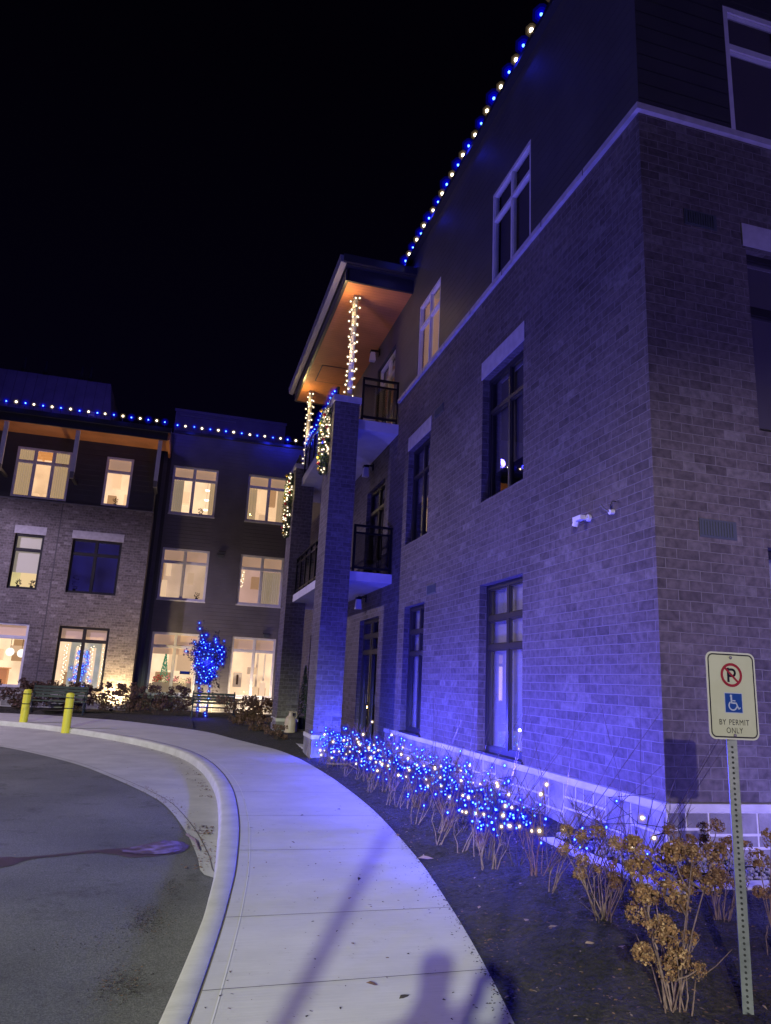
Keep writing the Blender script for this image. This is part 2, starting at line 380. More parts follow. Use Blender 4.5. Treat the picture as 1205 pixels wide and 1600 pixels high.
WR = catmull([(-2.6, -10), (-.3, -4), (.55, -1), (1.1, 1.2), (1.4, 2.4), (1.66, 3.45), (1.86, 4.4), (2.02, 5.3), (2.19, 6.4), (2.32, 7.6), (2.43, 8.9), (2.49, 10.4), (2.50, 12.2), (2.42, 14.3), (2.22, 16.0), (1.85, 17.3), (1.43, 18.7), (.72, 20.9), (-1.1, 23.6), (-2.5, 24.8), (-4.4, 25.8), (-8, 26.3), (-16, 26.4)], 8)
def offset(pl, d):
    out = []
    for i, p in enumerate(pl):
        t = (pl[min(i+1, len(pl)-1)]-pl[max(i-1, 0)]).normalized(); out.append(p + Vector((-t.y, t.x))*d)
    return out
def kw(y): return .68 + .32*max(0, min(1, (y-5.2)/2.6))   # the kerb narrows beside the driveway tip
def koff(d):
    full = offset(JL, d); return [JL[i].lerp(full[i], kw(JL[i].y)) for i in range(len(JL))]
OK_ = koff(.19)          # top outer edge of the kerb, towards the drive
# drive
mb = MB(); k = mb.mi(M_asph)
far = [(-60, p.y) for p in OK_]
for i in range(len(OK_)-1):
    a, b = OK_[i], OK_[i+1]
    if a.y < 26: mb.face([(-60, a.y, ROAD), (a.x+.3, a.y, ROAD), (b.x+.3, b.y, ROAD), (-60, b.y, ROAD)], M_asph)
mb.face([(-60, -60, ROAD), (-5.1, -60, ROAD), (-5.1, -10, ROAD), (-60, -10, ROAD)], M_asph)
tag(struct(mb.build('driveway')), None, None)
# concrete apron between drive and kerb
AS = catmull([(.47, 6.55), (.36, 6.75), (.335, 7.37), (.23, 8.55), (.0, 10.05), (-.3, 11.07), (-.79, 12.36), (-1.48, 13.96), (-2.37, 15.47), (-3.33, 16.8), (-4.8, 18.3), (-7, 19.7), (-10, 20.6), (-16, 21)], 8)
def strip(mb, A, B, za, zb, m, n=1):
    # two polylines resampled to the same count
    def res(pl, N_):
        L = [0]
        for i in range(1, len(pl)): L.append(L[-1]+(pl[i]-pl[i-1]).length)
        out = []; j = 0
        for k in range(N_+1):
            s = L[-1]*k/N_
            while j < len(L)-2 and L[j+1] < s: j += 1
            t = (s-L[j])/max(1e-9, L[j+1]-L[j]); out.append(pl[j].lerp(pl[j+1], t))
        return out
    N_ = 160; a = res(A, N_); b = res(B, N_)
    for i in range(N_):
        mb.face([(a[i].x, a[i].y, za), (b[i].x, b[i].y, zb), (b[i+1].x, b[i+1].y, zb), (a[i+1].x, a[i+1].y, za)], m)
    return a, b
mb = MB(); OKc = [p for p in OK_ if p.y > 6.5]
OKc2 = [Vector((p.x+.02, p.y)) for p in OKc]
strip(mb, AS, OKc2, ROAD+.006, ROAD+.006, M_apron); struct(mb.build('gutter_apron'))
mb = MB(); gl = offset(AS, -.10)
for i in range(len(AS)-1):
    if i % 1 == 0:
        a, b = gl[i], gl[i+1]; c, d = a+(a-AS[i]).normalized()*.010, b+(b-AS[i+1]).normalized()*.010
        mb.face([(a.x, a.y, ROAD+.010), (b.x, b.y, ROAD+.010), (d.x, d.y, ROAD+.010), (c.x, c.y, ROAD+.010)], M_joint)
struct(mb.build('apron_joint'))
# kerb with rounded nose; cut back where the bollards stand
prof = [(.212, ROAD-.05), (.206, -.06), (.200, -.02), (.192, -.008), (.175, .001), (.012, .003), (.004, -.004), (.004, -.1)]
mb = MB(); lines = [koff(d) for d, z in prof]
CUTS = ((-2.62, 20.56), (-3.92, 22.18))
k = mb.mi(M_kerb); n = len(prof)
for i in range(len(JL)):
    for j, (d, z) in enumerate(prof):
        p = lines[j][i]; mb.v.append((p.x, p.y, z))
for i in range(len(JL)-1):
    for j in range(n-1):
        q = i*n+j; mb.f.append((q, q+1, q+n+1, q+n)); mb.m.append(k)
struct(mb.build('kerb', smooth=True))
# sidewalk
mb = MB(); ja = offset(JL, -.010)
a, b = strip(mb, ja, WR, 0, 0, M_walk)
for i in range(len(b)-1):
    mb.face([(b[i].x, b[i].y, 0), (b[i].x, b[i].y, -.14), (b[i+1].x, b[i+1].y, -.14), (b[i+1].x, b[i+1].y, 0)], M_walk)
def cross_joint(pa, pb, w=.008, z=.003):
    d = (Vector(pb)-Vector(pa)).normalized(); nrm = Vector((-d.y, d.x))*w/2
    A, B = Vector(pa), Vector(pb)
    mb.face([(*(A-nrm), z), (*(B-nrm), z), (*(B+nrm), z), (*(A+nrm), z)], M_joint)
def xat(pl, y):
    for i in range(len(pl)-1):
        if (pl[i].y-y)*(pl[i+1].y-y) <= 0 and pl[i].y != pl[i+1].y:
            return pl[i].lerp(pl[i+1], (y-pl[i].y)/(pl[i+1].y-pl[i].y)).x
    return 0
for y, dy in ((4.02, .06), (5.12, .05), (6.95, .0), (8.6, 0), (10.3, 0), (12, 0), (13.7, -.1), (15.4, -.3), (17.0, -.5), (-1, .2), (.6, .2), (2.3, .1)):
    cross_joint((xat(ja, y), y), (xat(WR, y+dy), y+dy))
# edge-tool line beside the kerb
e1 = offset(JL, -.10)
for i in range(len(e1)-1):
    if e1[i].y < 16:
        p, q = e1[i], e1[i+1]; t = (q-p).normalized(); nn = Vector((-t.y, t.x))*.004
        mb.face([(*(p-nn), .0025), (*(q-nn), .0025), (*(q+nn), .0025), (*(p+nn), .0025)], mat('pale_tool_line', (.56, .55, .53), .8))
struct(mb.build('sidewalk', recalc=False))
mb = MB(); mb.v = []; 
for i in range(len(JL)-1):
    p0, p1, q0, q1 = JL[i], ja[i], JL[i+1], ja[i+1]
    mb.face([(*p0, -.005), (*p1, -.005), (*q1, -.005), (*q0, -.005)], mat('kerb_joint_filler', (.16, .14, .13), .9))
struct(mb.build('kerb_joint', recalc=False))
# planting bed: soil from the walk to the walls
from mathutils import noise as mn
def bedz(x, y, edge):
    t = max(0, min(1, edge/1.2))
    return -.045 + .13*t*(1 if y > 4.2 else max(0.15, (y-1)/3.2)) + (mn.noise(Vector((x*1.7, y*1.7, 0)))*.035 + mn.noise(Vector((x*7, y*7, 3)))*.022 + mn.noise(Vector((x*22, y*22, 9)))*.008)*min(1, edge*5+.1)
mb = MB(); km = mb.mi(M_soil)
ys = [-6+i*.5 for i in range(14)] + [1+i*.07 for i in range(150)] + [11.5+i*.2 for i in range(100)]
rows = []
for y in ys:
    x0 = xat(WR, y) if y < 26.2 else -16
    row = []
    for j in range(71):
        s = (j/70)**1.3; x = x0 - .01 + (13-x0)*s*.999
        row.append((x, y, bedz(x, y, x-x0)))
    rows.append(row)
for row in rows: mb.v += row
for i in range(len(rows)-1):
    for j in range(70):
        q = i*71+j; mb.f.append((q, q+1, q+72, q+71)); mb.m.append(km)
struct(mb.build('planting_bed', smooth=True, recalc=False))
# bed in front of the far wing, behind the walk
mb = MB()
pts = [p for p in WR if p.x < 0.6 and p.y > 20]
for i in range(len(pts)-1):
    a, b = pts[i], pts[i+1]; n_ = 8
    for k in range(n_):
        f0, f1 = k/n_, (k+1)/n_
        def q(p, f):
            y = p.y+(29.3-p.y)*f; return (p.x, y, bedz(p.x, y, (y-p.y))+.01)
        mb.face([q(a, f0), q(b, f0), q(b, f1), q(a, f1)], M_soil)
struct(mb.build('far_bed', recalc=False, smooth=True))
# wet streak on the drive
mb = MB()
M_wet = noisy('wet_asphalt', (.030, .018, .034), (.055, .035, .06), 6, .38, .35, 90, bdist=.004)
M_wet2 = noisy('violet_reflection_patch', (.035, .022, .06), (.26, .21, .50), 9, .35, .35, 90, bdist=.004, lo=.42, hi=.7)  # blue-violet reflection painted into the colour of the wet patch
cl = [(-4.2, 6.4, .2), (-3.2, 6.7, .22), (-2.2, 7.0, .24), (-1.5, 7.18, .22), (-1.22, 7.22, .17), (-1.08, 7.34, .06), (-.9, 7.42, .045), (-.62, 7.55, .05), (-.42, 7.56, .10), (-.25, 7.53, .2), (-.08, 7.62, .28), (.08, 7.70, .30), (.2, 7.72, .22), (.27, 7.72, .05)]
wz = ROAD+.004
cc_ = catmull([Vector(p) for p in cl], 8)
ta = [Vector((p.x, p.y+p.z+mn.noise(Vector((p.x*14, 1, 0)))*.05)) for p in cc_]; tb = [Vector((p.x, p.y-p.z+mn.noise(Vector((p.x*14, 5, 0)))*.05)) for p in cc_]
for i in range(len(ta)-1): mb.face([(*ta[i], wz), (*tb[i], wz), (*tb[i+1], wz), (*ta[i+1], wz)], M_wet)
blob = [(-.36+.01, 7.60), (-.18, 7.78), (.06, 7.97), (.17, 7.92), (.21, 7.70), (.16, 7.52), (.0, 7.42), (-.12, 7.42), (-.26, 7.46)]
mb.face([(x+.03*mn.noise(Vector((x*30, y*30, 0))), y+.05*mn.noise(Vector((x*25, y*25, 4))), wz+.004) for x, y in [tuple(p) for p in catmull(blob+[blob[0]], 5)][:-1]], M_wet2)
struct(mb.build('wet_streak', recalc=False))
# stone edging slabs and gravel round the building corner
mb = MB()
for x0, x1 in ((3.62, 4.1), (4.12, 4.75), (4.77, 5.5), (5.52, 6.2), (6.22, 7.0)):
    mb.box(x0, x1, 5.02+U(-.02, .02), 5.20, .0, .115, M_cap)
mb.box(3.55, 3.74, 5.22, 6.0, .0, .11, M_cap); mb.box(3.56, 3.73, 6.02, 6.9, .0, .10, M_cap)
tag(mb.build('stone_edging'), 'pale flat stone edging slabs laid round the foot of the brick corner', 'edging')
mb = MB(); mg = noisy('grey_gravel', (.16, .15, .15), (.36, .34, .33), 30, .9, .3)
for i in range(1500):
    if random.random() < .75: x, y = U(3.76, 7), U(5.22, 5.8)
    else: x, y = U(3.75, 4.22), U(5.8, 7)
    mb.ball((x, y, .115+U(-.01, .01)), U(.010, .022), mg, 4, .7)
tag(mb.build('gravel', recalc=False, smooth=True), 'grey drainage gravel between the stone edging and the wall', 'gravel', kind='stuff')

# ------------------------------------------------------------------ walls with openings
def panel(mb, P, u0, u1, z0, z1, holes, m, rev=.12, mrev=None, d=0):
    us = sorted({u0, u1, *[h[0] for h in holes if u0 < h[0] < u1], *[h[1] for h in holes if u0 < h[1] < u1]})
    zs = sorted({z0, z1, *[h[2] for h in holes if z0 < h[2] < z1], *[h[3] for h in holes if z0 < h[3] < z1]})
    for i in range(len(us)-1):
        for j in range(len(zs)-1):
            uc, zc = (us[i]+us[i+1])/2, (zs[j]+zs[j+1])/2
            if any(h[0] < uc < h[1] and h[2] < zc < h[3] for h in holes): continue
            mb.face([P(us[i], d, zs[j]), P(us[i+1], d, zs[j]), P(us[i+1], d, zs[j+1]), P(us[i], d, zs[j+1])], m)
    for h in holes:
        a, b, c, e = max(h[0], u0), min(h[1], u1), max(h[2], z0), min(h[3], z1)
        if a >= b or c >= e: continue
        r = mrev or m
        mb.face([P(a, d, c), P(a, rev, c), P(a, rev, e), P(a, d, e)], r); mb.face([P(b, d, c), P(b, rev, c), P(b, rev, e), P(b, d, e)], r)
        if h[2] >= z0: mb.face([P(a, d, c), P(b, d, c), P(b, rev, c), P(a, rev, c)], r)
        if h[3] <= z1: mb.face([P(a, d, e), P(b, d, e), P(b, rev, e), P(a, rev, e)], r)
def ashlar(mb, P, u0, u1, z0, z1):
    mb.pbox(P, u0, u1, -.004, .05, z0, z1, M_mortar)
    rnd = random.Random(int(u0*100)+3); g = .0115
    u = u0+.005
    while u < u1-.02:
        w = min(rnd.choice((.34, .42, .52, .62)), u1-u)
        if u1-(u+w) < .15: w = u1-u
        z = z0
        hs = rnd.choice(((.19, .11, .19), (.11, .19, .19), (.24, .11, .14), (.12, .12, .25), (.19, .30)))
        tot = sum(hs); hs = [h*(z1-z0)/tot for h in hs]
        for h in hs:
            cuts = [0, w] if (h > .17 or rnd.random() < .4) else [0, w*rnd.uniform(.35, .65), w]
            for c in range(len(cuts)-1):
                mb.pbox(P, u+cuts[c]+g, u+cuts[c+1]-g, -rnd.uniform(.007, .014), .02, z+g, z+h-g, M_stone)
            z += h
        u += w
AX = 4.235; CY = 5.814; BW = 28.3; BR = 29.4
PA = lambda u, d, z: (AX+d, u, z)
PC = lambda u, d, z: (u, CY+d, z)
PW = lambda u, d, z: (u, BW+d, z)
PR = lambda u, d, z: (u, BR+d, z)
near = thing('apartment_building', 'tall brick and dark siding wing with corner facing the sidewalk, balconies and roof canopy', 'building', (AX, CY, 0))
# openings
A1 = [(8.64, 10.09, .62, 3.0), (12.70, 13.95, .62, 3.0)]
A2 = [(8.64, 10.10, 4.30, 6.35), (12.69, 14.10, 4.30, 6.35)]
A3 = [(8.46, 9.87, 7.88, 9.62), (12.43, 13.80, 7.88, 9.60)]
D1 = (15.92, 17.75, .06, 2.98); D2 = (15.96, 17.70, 3.82, 6.27); D3 = (15.66, 17.38, 7.28, 9.6)
D4 = (23.2, 25.0, .06, 2.98); D5 = (23.2, 25.0, 3.82, 6.27)
mb = MB()
panel(mb, PA, CY, 15.0, .60, 7.78, A1+A2, M_brick, .13)
panel(mb, PA, 15.0, BR, -.05, 7.25, [D1, D2, D4, D5, (20.0, 21.2, .62, 3.0), (20.0, 21.2, 4.3, 6.3)], M_brick, .13)
C1 = (5.53, 7.25, .62, 3.0); C2 = (5.54, 7.25, 4.24, 6.40); C3 = (5.49, 7.3, 7.88, 9.72)
panel(mb, PC, AX, 12, .60, 7.78, [C1, C2], M_brick, .13)
mb.build('brick_wall', near)
mb = MB()
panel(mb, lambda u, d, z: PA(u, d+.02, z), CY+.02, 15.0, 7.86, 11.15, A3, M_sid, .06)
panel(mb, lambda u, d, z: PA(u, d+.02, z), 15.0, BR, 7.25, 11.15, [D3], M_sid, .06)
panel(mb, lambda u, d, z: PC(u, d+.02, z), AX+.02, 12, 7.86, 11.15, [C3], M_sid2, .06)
mb.build('siding_wall', near)
mb = MB()
ashlar(mb, PA, CY+.002, 15.0, .02, .52); ashlar(mb, PC, AX+.002, 12, .02, .52)
mb.build('stone_base', near)
mb = MB()
# mitred cap course and trim band that turn the corner
def corner_band(z0, z1, out, m, yend, slope=0):
    o = out
    mb.hexa([(AX-o, CY-o, z0), (AX+.08, CY+.08, z0), (AX+.08, yend, z0), (AX-o, yend, z0), (AX-o, CY-o, z1-slope), (AX+.08, CY+.08, z1), (AX+.08, yend, z1), (AX-o, yend, z1-slope)], m)
    mb.hexa([(AX-o, CY-o, z0), (12, CY-o, z0), (12, CY+.08, z0), (AX+.08, CY+.08, z0), (AX-o, CY-o, z1-slope), (12, CY-o, z1-slope), (12, CY+.08, z1), (AX+.08, CY+.08, z1)], m)
corner_band(.52, .60, .028, M_cap, 15.0, .012)
mb.build('cap_course', near)
mb = MB(); corner_band(7.78, 7.87, .055, M_trim, 15.0, .01)
for yj in (6.9, 8.0, 9.3, 10.6, 11.9, 13.2, 14.4):
    mb.box(AX-.058, AX-.05, yj-.006, yj+.006, 7.775, 7.865, M_joint)
mb.build('trim_band', near)
mb = MB()
mb.box(AX-.10, 12, CY-.10, BR, 11.15, 11.23, M_fascia); mb.build('roof', near)
# windows ---------------------------------------------------------------
def window(par, P, u0, u1, z0, z1, rec, fm, cols, trans, fw=.055, glass=None, inside=None, d_in=1.6, mw=.05, name='window', sill=None, shade=None, ext=0):
    mb = MB(); d0, d1 = rec, rec+.07
    mb.pbox(P, u0, u0+fw, d0, d1, z0, z1, fm); mb.pbox(P, u1-fw, u1, d0, d1, z0, z1, fm)
    mb.pbox(P, u0+fw, u1-fw, d0, d1, z0, z0+fw, fm); mb.pbox(P, u0+fw, u1-fw, d0, d1, z1-fw, z1, fm)
    for c in cols: mb.pbox(P, c-mw/2, c+mw/2, d0+.006, d1-.004, z0+fw, z1-fw, fm)
    for t in trans: mb.pbox(P, u0+fw, u1-fw, d0+.003, d1-.006, t-mw/2, t+mw/2, fm)
    # thin sash lines inside each light
    us = [u0+fw]+[c for c in cols]+[u1-fw]; zs = [z0+fw]+sorted(trans)+[z1-fw]
    for i in range(len(us)-1):
        for j in range(len(zs)-1):
            a, b, c, e = us[i]+(mw/2 if i else 0), us[i+1]-(mw/2 if i < len(us)-2 else 0), zs[j]+(mw/2 if j else 0), zs[j+1]-(mw/2 if j < len(zs)-2 else 0)
            s = .018
            mb.pbox(P, a, a+s, d0+.02, d1-.01, c, e, fm); mb.pbox(P, b-s, b, d0+.02, d1-.01, c, e, fm)
            mb.pbox(P, a+s, b-s, d0+.02, d1-.01, c, c+s, fm); mb.pbox(P, a+s, b-s, d0+.02, d1-.01, e-s, e, fm)
    w = mb.build(name, par)
    mb = MB(); dg = d0+.045; mb.face([P(u0+fw, dg, z0+fw), P(u1-fw, dg, z0+fw), P(u1-fw, dg, z1-fw), P(u0+fw, dg, z1-fw)], glass or M_glass); mb.build('glass_pane', w, recalc=False)
    if sill:
        mb = MB(); mb.pbox(P, u0-.02, u1+.02, -.02, rec+.07, z0-.05, z0+.002, sill); mb.build('sill', w)
    if inside:
        mb = MB(); e = .35; dd = d1+d_in; m = inside if isinstance(inside, (tuple, list)) else (inside,)*3
        a, b, c, f = u0-e, u1+e, z0-.1, z1+.25
        mb.face([P(a, dd, c), P(b, dd, c), P(b, dd, f), P(a, dd, f)], m[0])
        mb.face([P(a, d1+.02, c), P(a, dd, c), P(a, dd, f), P(a, d1+.02, f)], m[1]); mb.face([P(b, d1+.02, c), P(b, dd, c), P(b, dd, f), P(b, d1+.02, f)], m[1])
        mb.face([P(a, d1+.02, f), P(b, d1+.02, f), P(b, dd, f), P(a, dd, f)], m[2]); mb.face([P(a, d1+.02, c), P(b, d1+.02, c), P(b, dd, c), P(a, dd, c)], m[0])
        if m[0] is not M_roomdark and 'blue' not in m[0].name:   # doorways, cabinets and wall pictures of the room
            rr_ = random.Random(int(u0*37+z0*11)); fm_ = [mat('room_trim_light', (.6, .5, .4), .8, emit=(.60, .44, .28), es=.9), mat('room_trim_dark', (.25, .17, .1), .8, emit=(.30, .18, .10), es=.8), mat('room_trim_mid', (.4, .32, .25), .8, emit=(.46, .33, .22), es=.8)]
            for q in range(4):
                ua = rr_.uniform(a+.1, b-.7); ww_ = rr_.uniform(.15, .6); zb_ = c+rr_.choice((.12, .12, 1.0, 1.3)); hh_ = rr_.uniform(.25, 1.0)
                mb.pbox(P, ua, ua+ww_, dd-.25-.02*q, dd-.01, zb_, min(f-.3, zb_+hh_), fm_[q % 3])
        mb.build('room', w, recalc=False)
    if shade:
        sm, s0, s1, z_0, z_1 = shade
        mb = MB(); mb.pbox(P, s0, s1, d1+.05, d1+.055, z_0, z_1, sm); mb.build('blind', w)
    return w
def curtain(w, P, u0, u1, z0, z1, d, m, folds=7, name='curtain'):
    mb = MB(); n = folds*6
    for i in range(n):
        a, b = i/n, (i+1)/n
        f = lambda t: d+.035*math.sin(t*folds*2*PI)
        mb.face([P(u0+(u1-u0)*a, f(a), z0), P(u0+(u1-u0)*b, f(b), z0), P(u0+(u1-u0)*b, f(b), z1), P(u0+(u1-u0)*a, f(a), z1)], m)
    return mb.build(name, w, smooth=True, recalc=False)
dk = (M_roomdark,)*3
w = window(near, PA, *A1[0], .12, M_dark, [9.36], [2.08, 2.50], .07, inside=dk, mw=.075, sill=M_dark, shade=(M_blind, 8.66, 10.07, .64, 2.98))
w['label'] = 'tall dark framed window near the corner reflecting a lit window'
w = window(near, PA, *A1[1], .12, M_dark, [13.3], [2.08, 2.50], .07, inside=dk, mw=.075, sill=M_dark, shade=(M_blind, 12.72, 13.93, .64, 2.98))
w = window(near, PA, *A2[0], .12, M_dark, [9.37], [5.78], .065, inside=dk, mw=.06, shade=(M_shade2, 8.66, 10.07, 4.8, 6.33))
w = window(near, PA, *A2[1], .12, M_dark, [13.4], [5.74], .065, inside=dk, mw=.06, shade=(M_shade2, 12.72, 14.07, 5.2, 6.33))
w = window(near, PA, *A3[0], .03, M_white, [9.15], [9.10], .06, inside=dk, mw=.055, shade=(M_shade2, 8.5, 9.8, 7.9, 9.6))
w = window(near, PA, *A3[1], .03, M_white, [13.1], [9.05], .06, inside=dk, mw=.055, shade=(M_shade, 12.46, 13.78, 7.9, 9.58))
window(near, PC, *C1, .12, M_dark, [6.4], [2.08, 2.5], .07, inside=dk, mw=.075, sill=M_dark, shade=(M_blind, 5.55, 7.2, .64, 2.98))
window(near, PC, *C2, .12, M_dark, [6.4], [5.70], .065, inside=dk, mw=.09, shade=(M_shade2, 5.56, 7.2, 4.3, 6.38))
window(near, PC, *C3, .03, M_white, [6.4], [9.14], .07, inside=dk, mw=.08, shade=(M_shade2, 5.5, 7.28, 7.9, 9.7))
window(near, PA, 20.0, 21.2, .62, 3.0, .12, M_dark, [20.6], [2.4], .07, inside=dk, shade=(M_blind, 20.02, 21.18, .64, 2.98))
window(near, PA, 20.0, 21.2, 4.3, 6.3, .12, M_white, [20.6], [5.7], .07, inside=dk, shade=(M_blind, 20.02, 21.18, 4.4, 6.28))
for (a, b, c, d) in ((8.60, 10.14, 6.35, 6.65), (12.65, 14.14, 6.35, 6.65)):
    mb = MB(); mb.box(AX-.012, AX+.12, a, b, c+.002, d, M_trim); mb.build('lintel', near)
mb = MB(); mb.box(5.5, 7.29, CY-.012, CY+.12, 6.402, 6.68, M_trim); mb.build('lintel', near)
# french doors
def door(P, h, fm, trans, inside=None, shade=None):
    u0, u1, z0, z1 = h
    w = window(near, P, u0, u1, z0, z1, .10, fm, [(u0+u1)/2], trans, .07, inside=inside or dk, mw=.09, name='french_door', shade=shade)
    mb = MB(); c = (u0+u1)/2
    mb.tube([P(c+.07, .09, z0+.95), P(c+.07, .04, z0+.95), P(c+.07, .04, z0+1.15), P(c+.07, .09, z0+1.15)], .012, M_flash); mb.build('handle', w)
    return w
door(PA, D1, M_dark, [2.2, 2.58]); door(PA, D2, M_dark, [5.70], shade=(M_shade2, 16.8, 17.68, 3.9, 6.2))
wd = door(PA, D3, M_white, [9.05], shade=(M_blind, 15.7, 17.35, 7.35, 9.55)); wd['label'] = 'white framed french door on the top balcony'
door(PA, D4, M_dark, [2.4], shade=(M_blind, 23.3, 24.9, .2, 2.9)); door(PA, D5, M_white, [5.7], shade=(M_blind, 23.3, 24.9, 3.9, 6.2))
# vents
M_vent = mat('grey_vent_metal', (.10, .115, .12), .5, .3)
def vent(P, u0, u1, z0, z1):
    mb = MB(); mb.pbox(P, u0, u1, -.008, .02, z0, z1, M_vent)
    n = 12
    for i in range(n):
        a = u0+.02+(u1-u0-.04)*i/n; mb.pbox(P, a, a+(u1-u0)/n*.45, -.016, -.007, z0+.02, z1-.02, M_vent)
    mb.build('vent_grille', near)
vent(PC, 4.735, 5.165, 3.03, 3.215); vent(PC, 4.754, 5.17, 6.50, 6.69)
vent(PA, 11.98, 12.47, 6.50, 6.68); vent(PA, 12.10, 12.58, 3.10, 3.28)
# pillars
def pillar(y0, y1, x0=2.69, x1=3.255, zt=7.55):
    mb = MB()
    for (a, b) in (((x0, y0), (x1, y0)), ((x1, y0), (x1, y1)), ((x1, y1), (x0, y1)), ((x0, y1), (x0, y0))):
        mb.face([(*a, .42), (*b, .42), (*b, zt), (*a, zt)], M_brick)
    p = mb.build('pillar', near)
    mb = MB(); mb.box(x0-.035, x1+.035, y0-.035, y1+.035, zt, zt+.14, M_trim); mb.build('pillar_cap', p)
    mb = MB()
    for s, (a, b) in enumerate((((x0, y0), (x1, y0)), ((x0, y1), (x0, y0)))):
        pass
    mb.box(x0-.012, x1+.012, y0-.012, y1+.012, -.08, .34, M_stone)
    mb.box(x0-.025, x1+.025, y0-.025, y1+.025, .34, .42, M_cap); mb.build('pillar_base', p)
pillar(14.82, 15.75); pillar(20.45, 21.5)
# posts on pillars (white columns carrying the canopy)
for y in (14.98, 21.05):
    mb = MB(); mb.tube([(3.04, y, 7.69), (3.04, y, 10.30)], .062, M_white, 14); mb.build('canopy_post', near, smooth=True)
# canopy
cp = MB(); cp.box(2.73, AX+.02, 14.42, 22.0, 10.28, 10.31, M_soffit)
cpo = cp.build('canopy_soffit', near)
cp = MB()
cp.box(2.70, AX+.02, 14.36, 14.42, 10.26, 10.58, M_fascia); cp.box(2.66, 2.73, 14.36, 22.03, 10.26, 10.55, M_fascia)
cp.box(2.70, AX+.02, 22.0, 22.06, 10.26, 10.58, M_fascia)
cp.box(2.55, AX+.02, 14.14, 14.22, 10.60, 10.78, M_fascia); cp.box(2.55, AX+.02, 14.22, 22.2, 10.585, 10.62, M_fascia)
cp.box(2.55, AX+.02, 14.22, 22.2, 10.70, 10.77, M_fascia)
cp.build('canopy_fascia', near)
cp = MB()
cp.hexa([(2.50, 14.18, 10.60), (2.62, 14.18, 10.56), (2.62, 22.3, 10.56), (2.50, 22.3, 10.60), (2.47, 14.18, 10.76), (2.60, 14.18, 10.76), (2.60, 22.3, 10.76), (2.47, 22.3, 10.76)], M_gutter)
cp.build('canopy_gutter', near)
cp = MB(); cp.box(3.0, 3.9, 19.0, 20.2, 10.272, 10.279, M_fascia); cp.box(3.03, 3.87, 19.03, 20.17, 10.268, 10.271, M_soffit); cp.build('soffit_hatch', near)
# balconies
def balcony(zb, zt, name='balcony'):
    x0, x1, y0, y1 = 2.88, AX-.002, 15.0, 22.3
    mb = MB(); mb.box(x0, x1, y0, y1, zb, zt, M_slab); s = mb.build(name, near)
    mb = MB(); r = .022; zr = zt+1.0
    def rail(p, q, n, gl=True):
        P0, P1 = Vector(p), Vector(q); d = (P1-P0)
        side = Vector((-d.y, d.x)).normalized()
        def bar(a, b, z0, z1, w):
            A, B = P0+d*a, P0+d*b
            s_ = side*w/2
            mb.hexa([(*(A-s_), z0), (*(B-s_), z0), (*(B+s_), z0), (*(A+s_), z0), (*(A-s_), z1), (*(B-s_), z1), (*(B+s_), z1), (*(A+s_), z1)], M_black)
        bar(0, 1, zr, zr+.045, .06); bar(0, 1, zr-.16, zr-.12, .035); bar(0, 1, zt+.07, zt+.12, .035)
        for i in range(n+1):
            c = i/n; w = .025/d.length; c = min(max(c, w), 1-w)
            bar(c-w, c+w, zt+.001, zr, .05)
        for i in range(n):
            a, b = i/n+.04/d.length, (i+1)/n-.04/d.length
            A, B = P0+d*a, P0+d*b; s_ = side*.005
            gb = MB(); panes.append(gb)
            gb.hexa([(*(A-s_), zt+.12), (*(B-s_), zt+.12), (*(B+s_), zt+.12), (*(A+s_), zt+.12), (*(A-s_), zr-.16), (*(B-s_), zr-.16), (*(B+s_), zr-.16), (*(A+s_), zr-.16)], M_railglass)
    panes = []
    rail((3.34, 15.04), (AX-.03, 15.04), 1); rail((2.93, 15.78), (2.93, 20.4), 6)
    rail((2.93, 21.55), (2.93, 22.25), 1); rail((2.96, 22.25), (AX-.03, 22.25), 2)
    mb.build('railing', s)
    for g_ in panes: g_.build('rail_glass', s)
    return s
balcony(3.60, 3.80)['label'] = 'lower balcony with black glass railing'
balcony(7.03, 7.26)['label'] = 'upper balcony with black glass railing'
# patio slab under the balconies
mb = MB(); mb.box(2.75, AX-.002, 15.8, 22.3, -.05, .055, M_walk); struct(mb.build('patio'))

# ------------------------------------------------------------------ far wing
far = thing('apartment_building', 'three storey wing across the back with lit windows, brick bay and orange eave soffit', 'building', (0, BW, 0))
WH = {'W3a': (-6.65, -4.75, 7.5, 9.41), 'W3b': (-3.52, -2.54, 7.5, 9.42), 'W2a': (-6.25, -5.26, 4.15, 6.15), 'W2b': (-4.30, -2.57, 4.15, 6.15),
      'W1a': (-7.1, -5.30, .74, 2.95), 'W1b': (-4.31, -2.60, .72, 2.95)}
RH = {'R3a': (-1.10, .69, 7.70, 9.69), 'R3b': (1.92, 3.72, 7.70, 9.69), 'R2a': (-1.14, .67, 4.27, 6.30), 'R2b': (1.90, 3.67, 4.28, 6.30),
      'R1a': (-1.15, .63, .67, 3.0), 'R1b': (1.88, 3.60, .68, 3.0)}
mb = MB()
panel(mb, PW, -16, -1.62, .60, 7.40, [WH[k] for k in ('W2a', 'W2b', 'W1a', 'W1b')]+[(-10.2, -8.4, .74, 2.95), (-10.2, -8.4, 4.15, 6.15)], M_brick2, .1)
mb.face([(-1.62, BW, .6), (-1.62, BR, .6), (-1.62, BR, 7.4), (-1.62, BW, 7.4)], M_brick2)
mb.build('brick_wall', far)
mb = MB(); mb.box(-16, -1.60, BW-.03, BW+.12, 7.40, 7.45, M_flash); mb.build('flashing', far)
mb = MB()
panel(mb, lambda u, d, z: PW(u, d+.02, z), -16, -1.64, 7.45, 9.93, [WH['W3a'], WH['W3b'], (-10.2, -8.4, 7.5, 9.4)], M_sid2, .06)
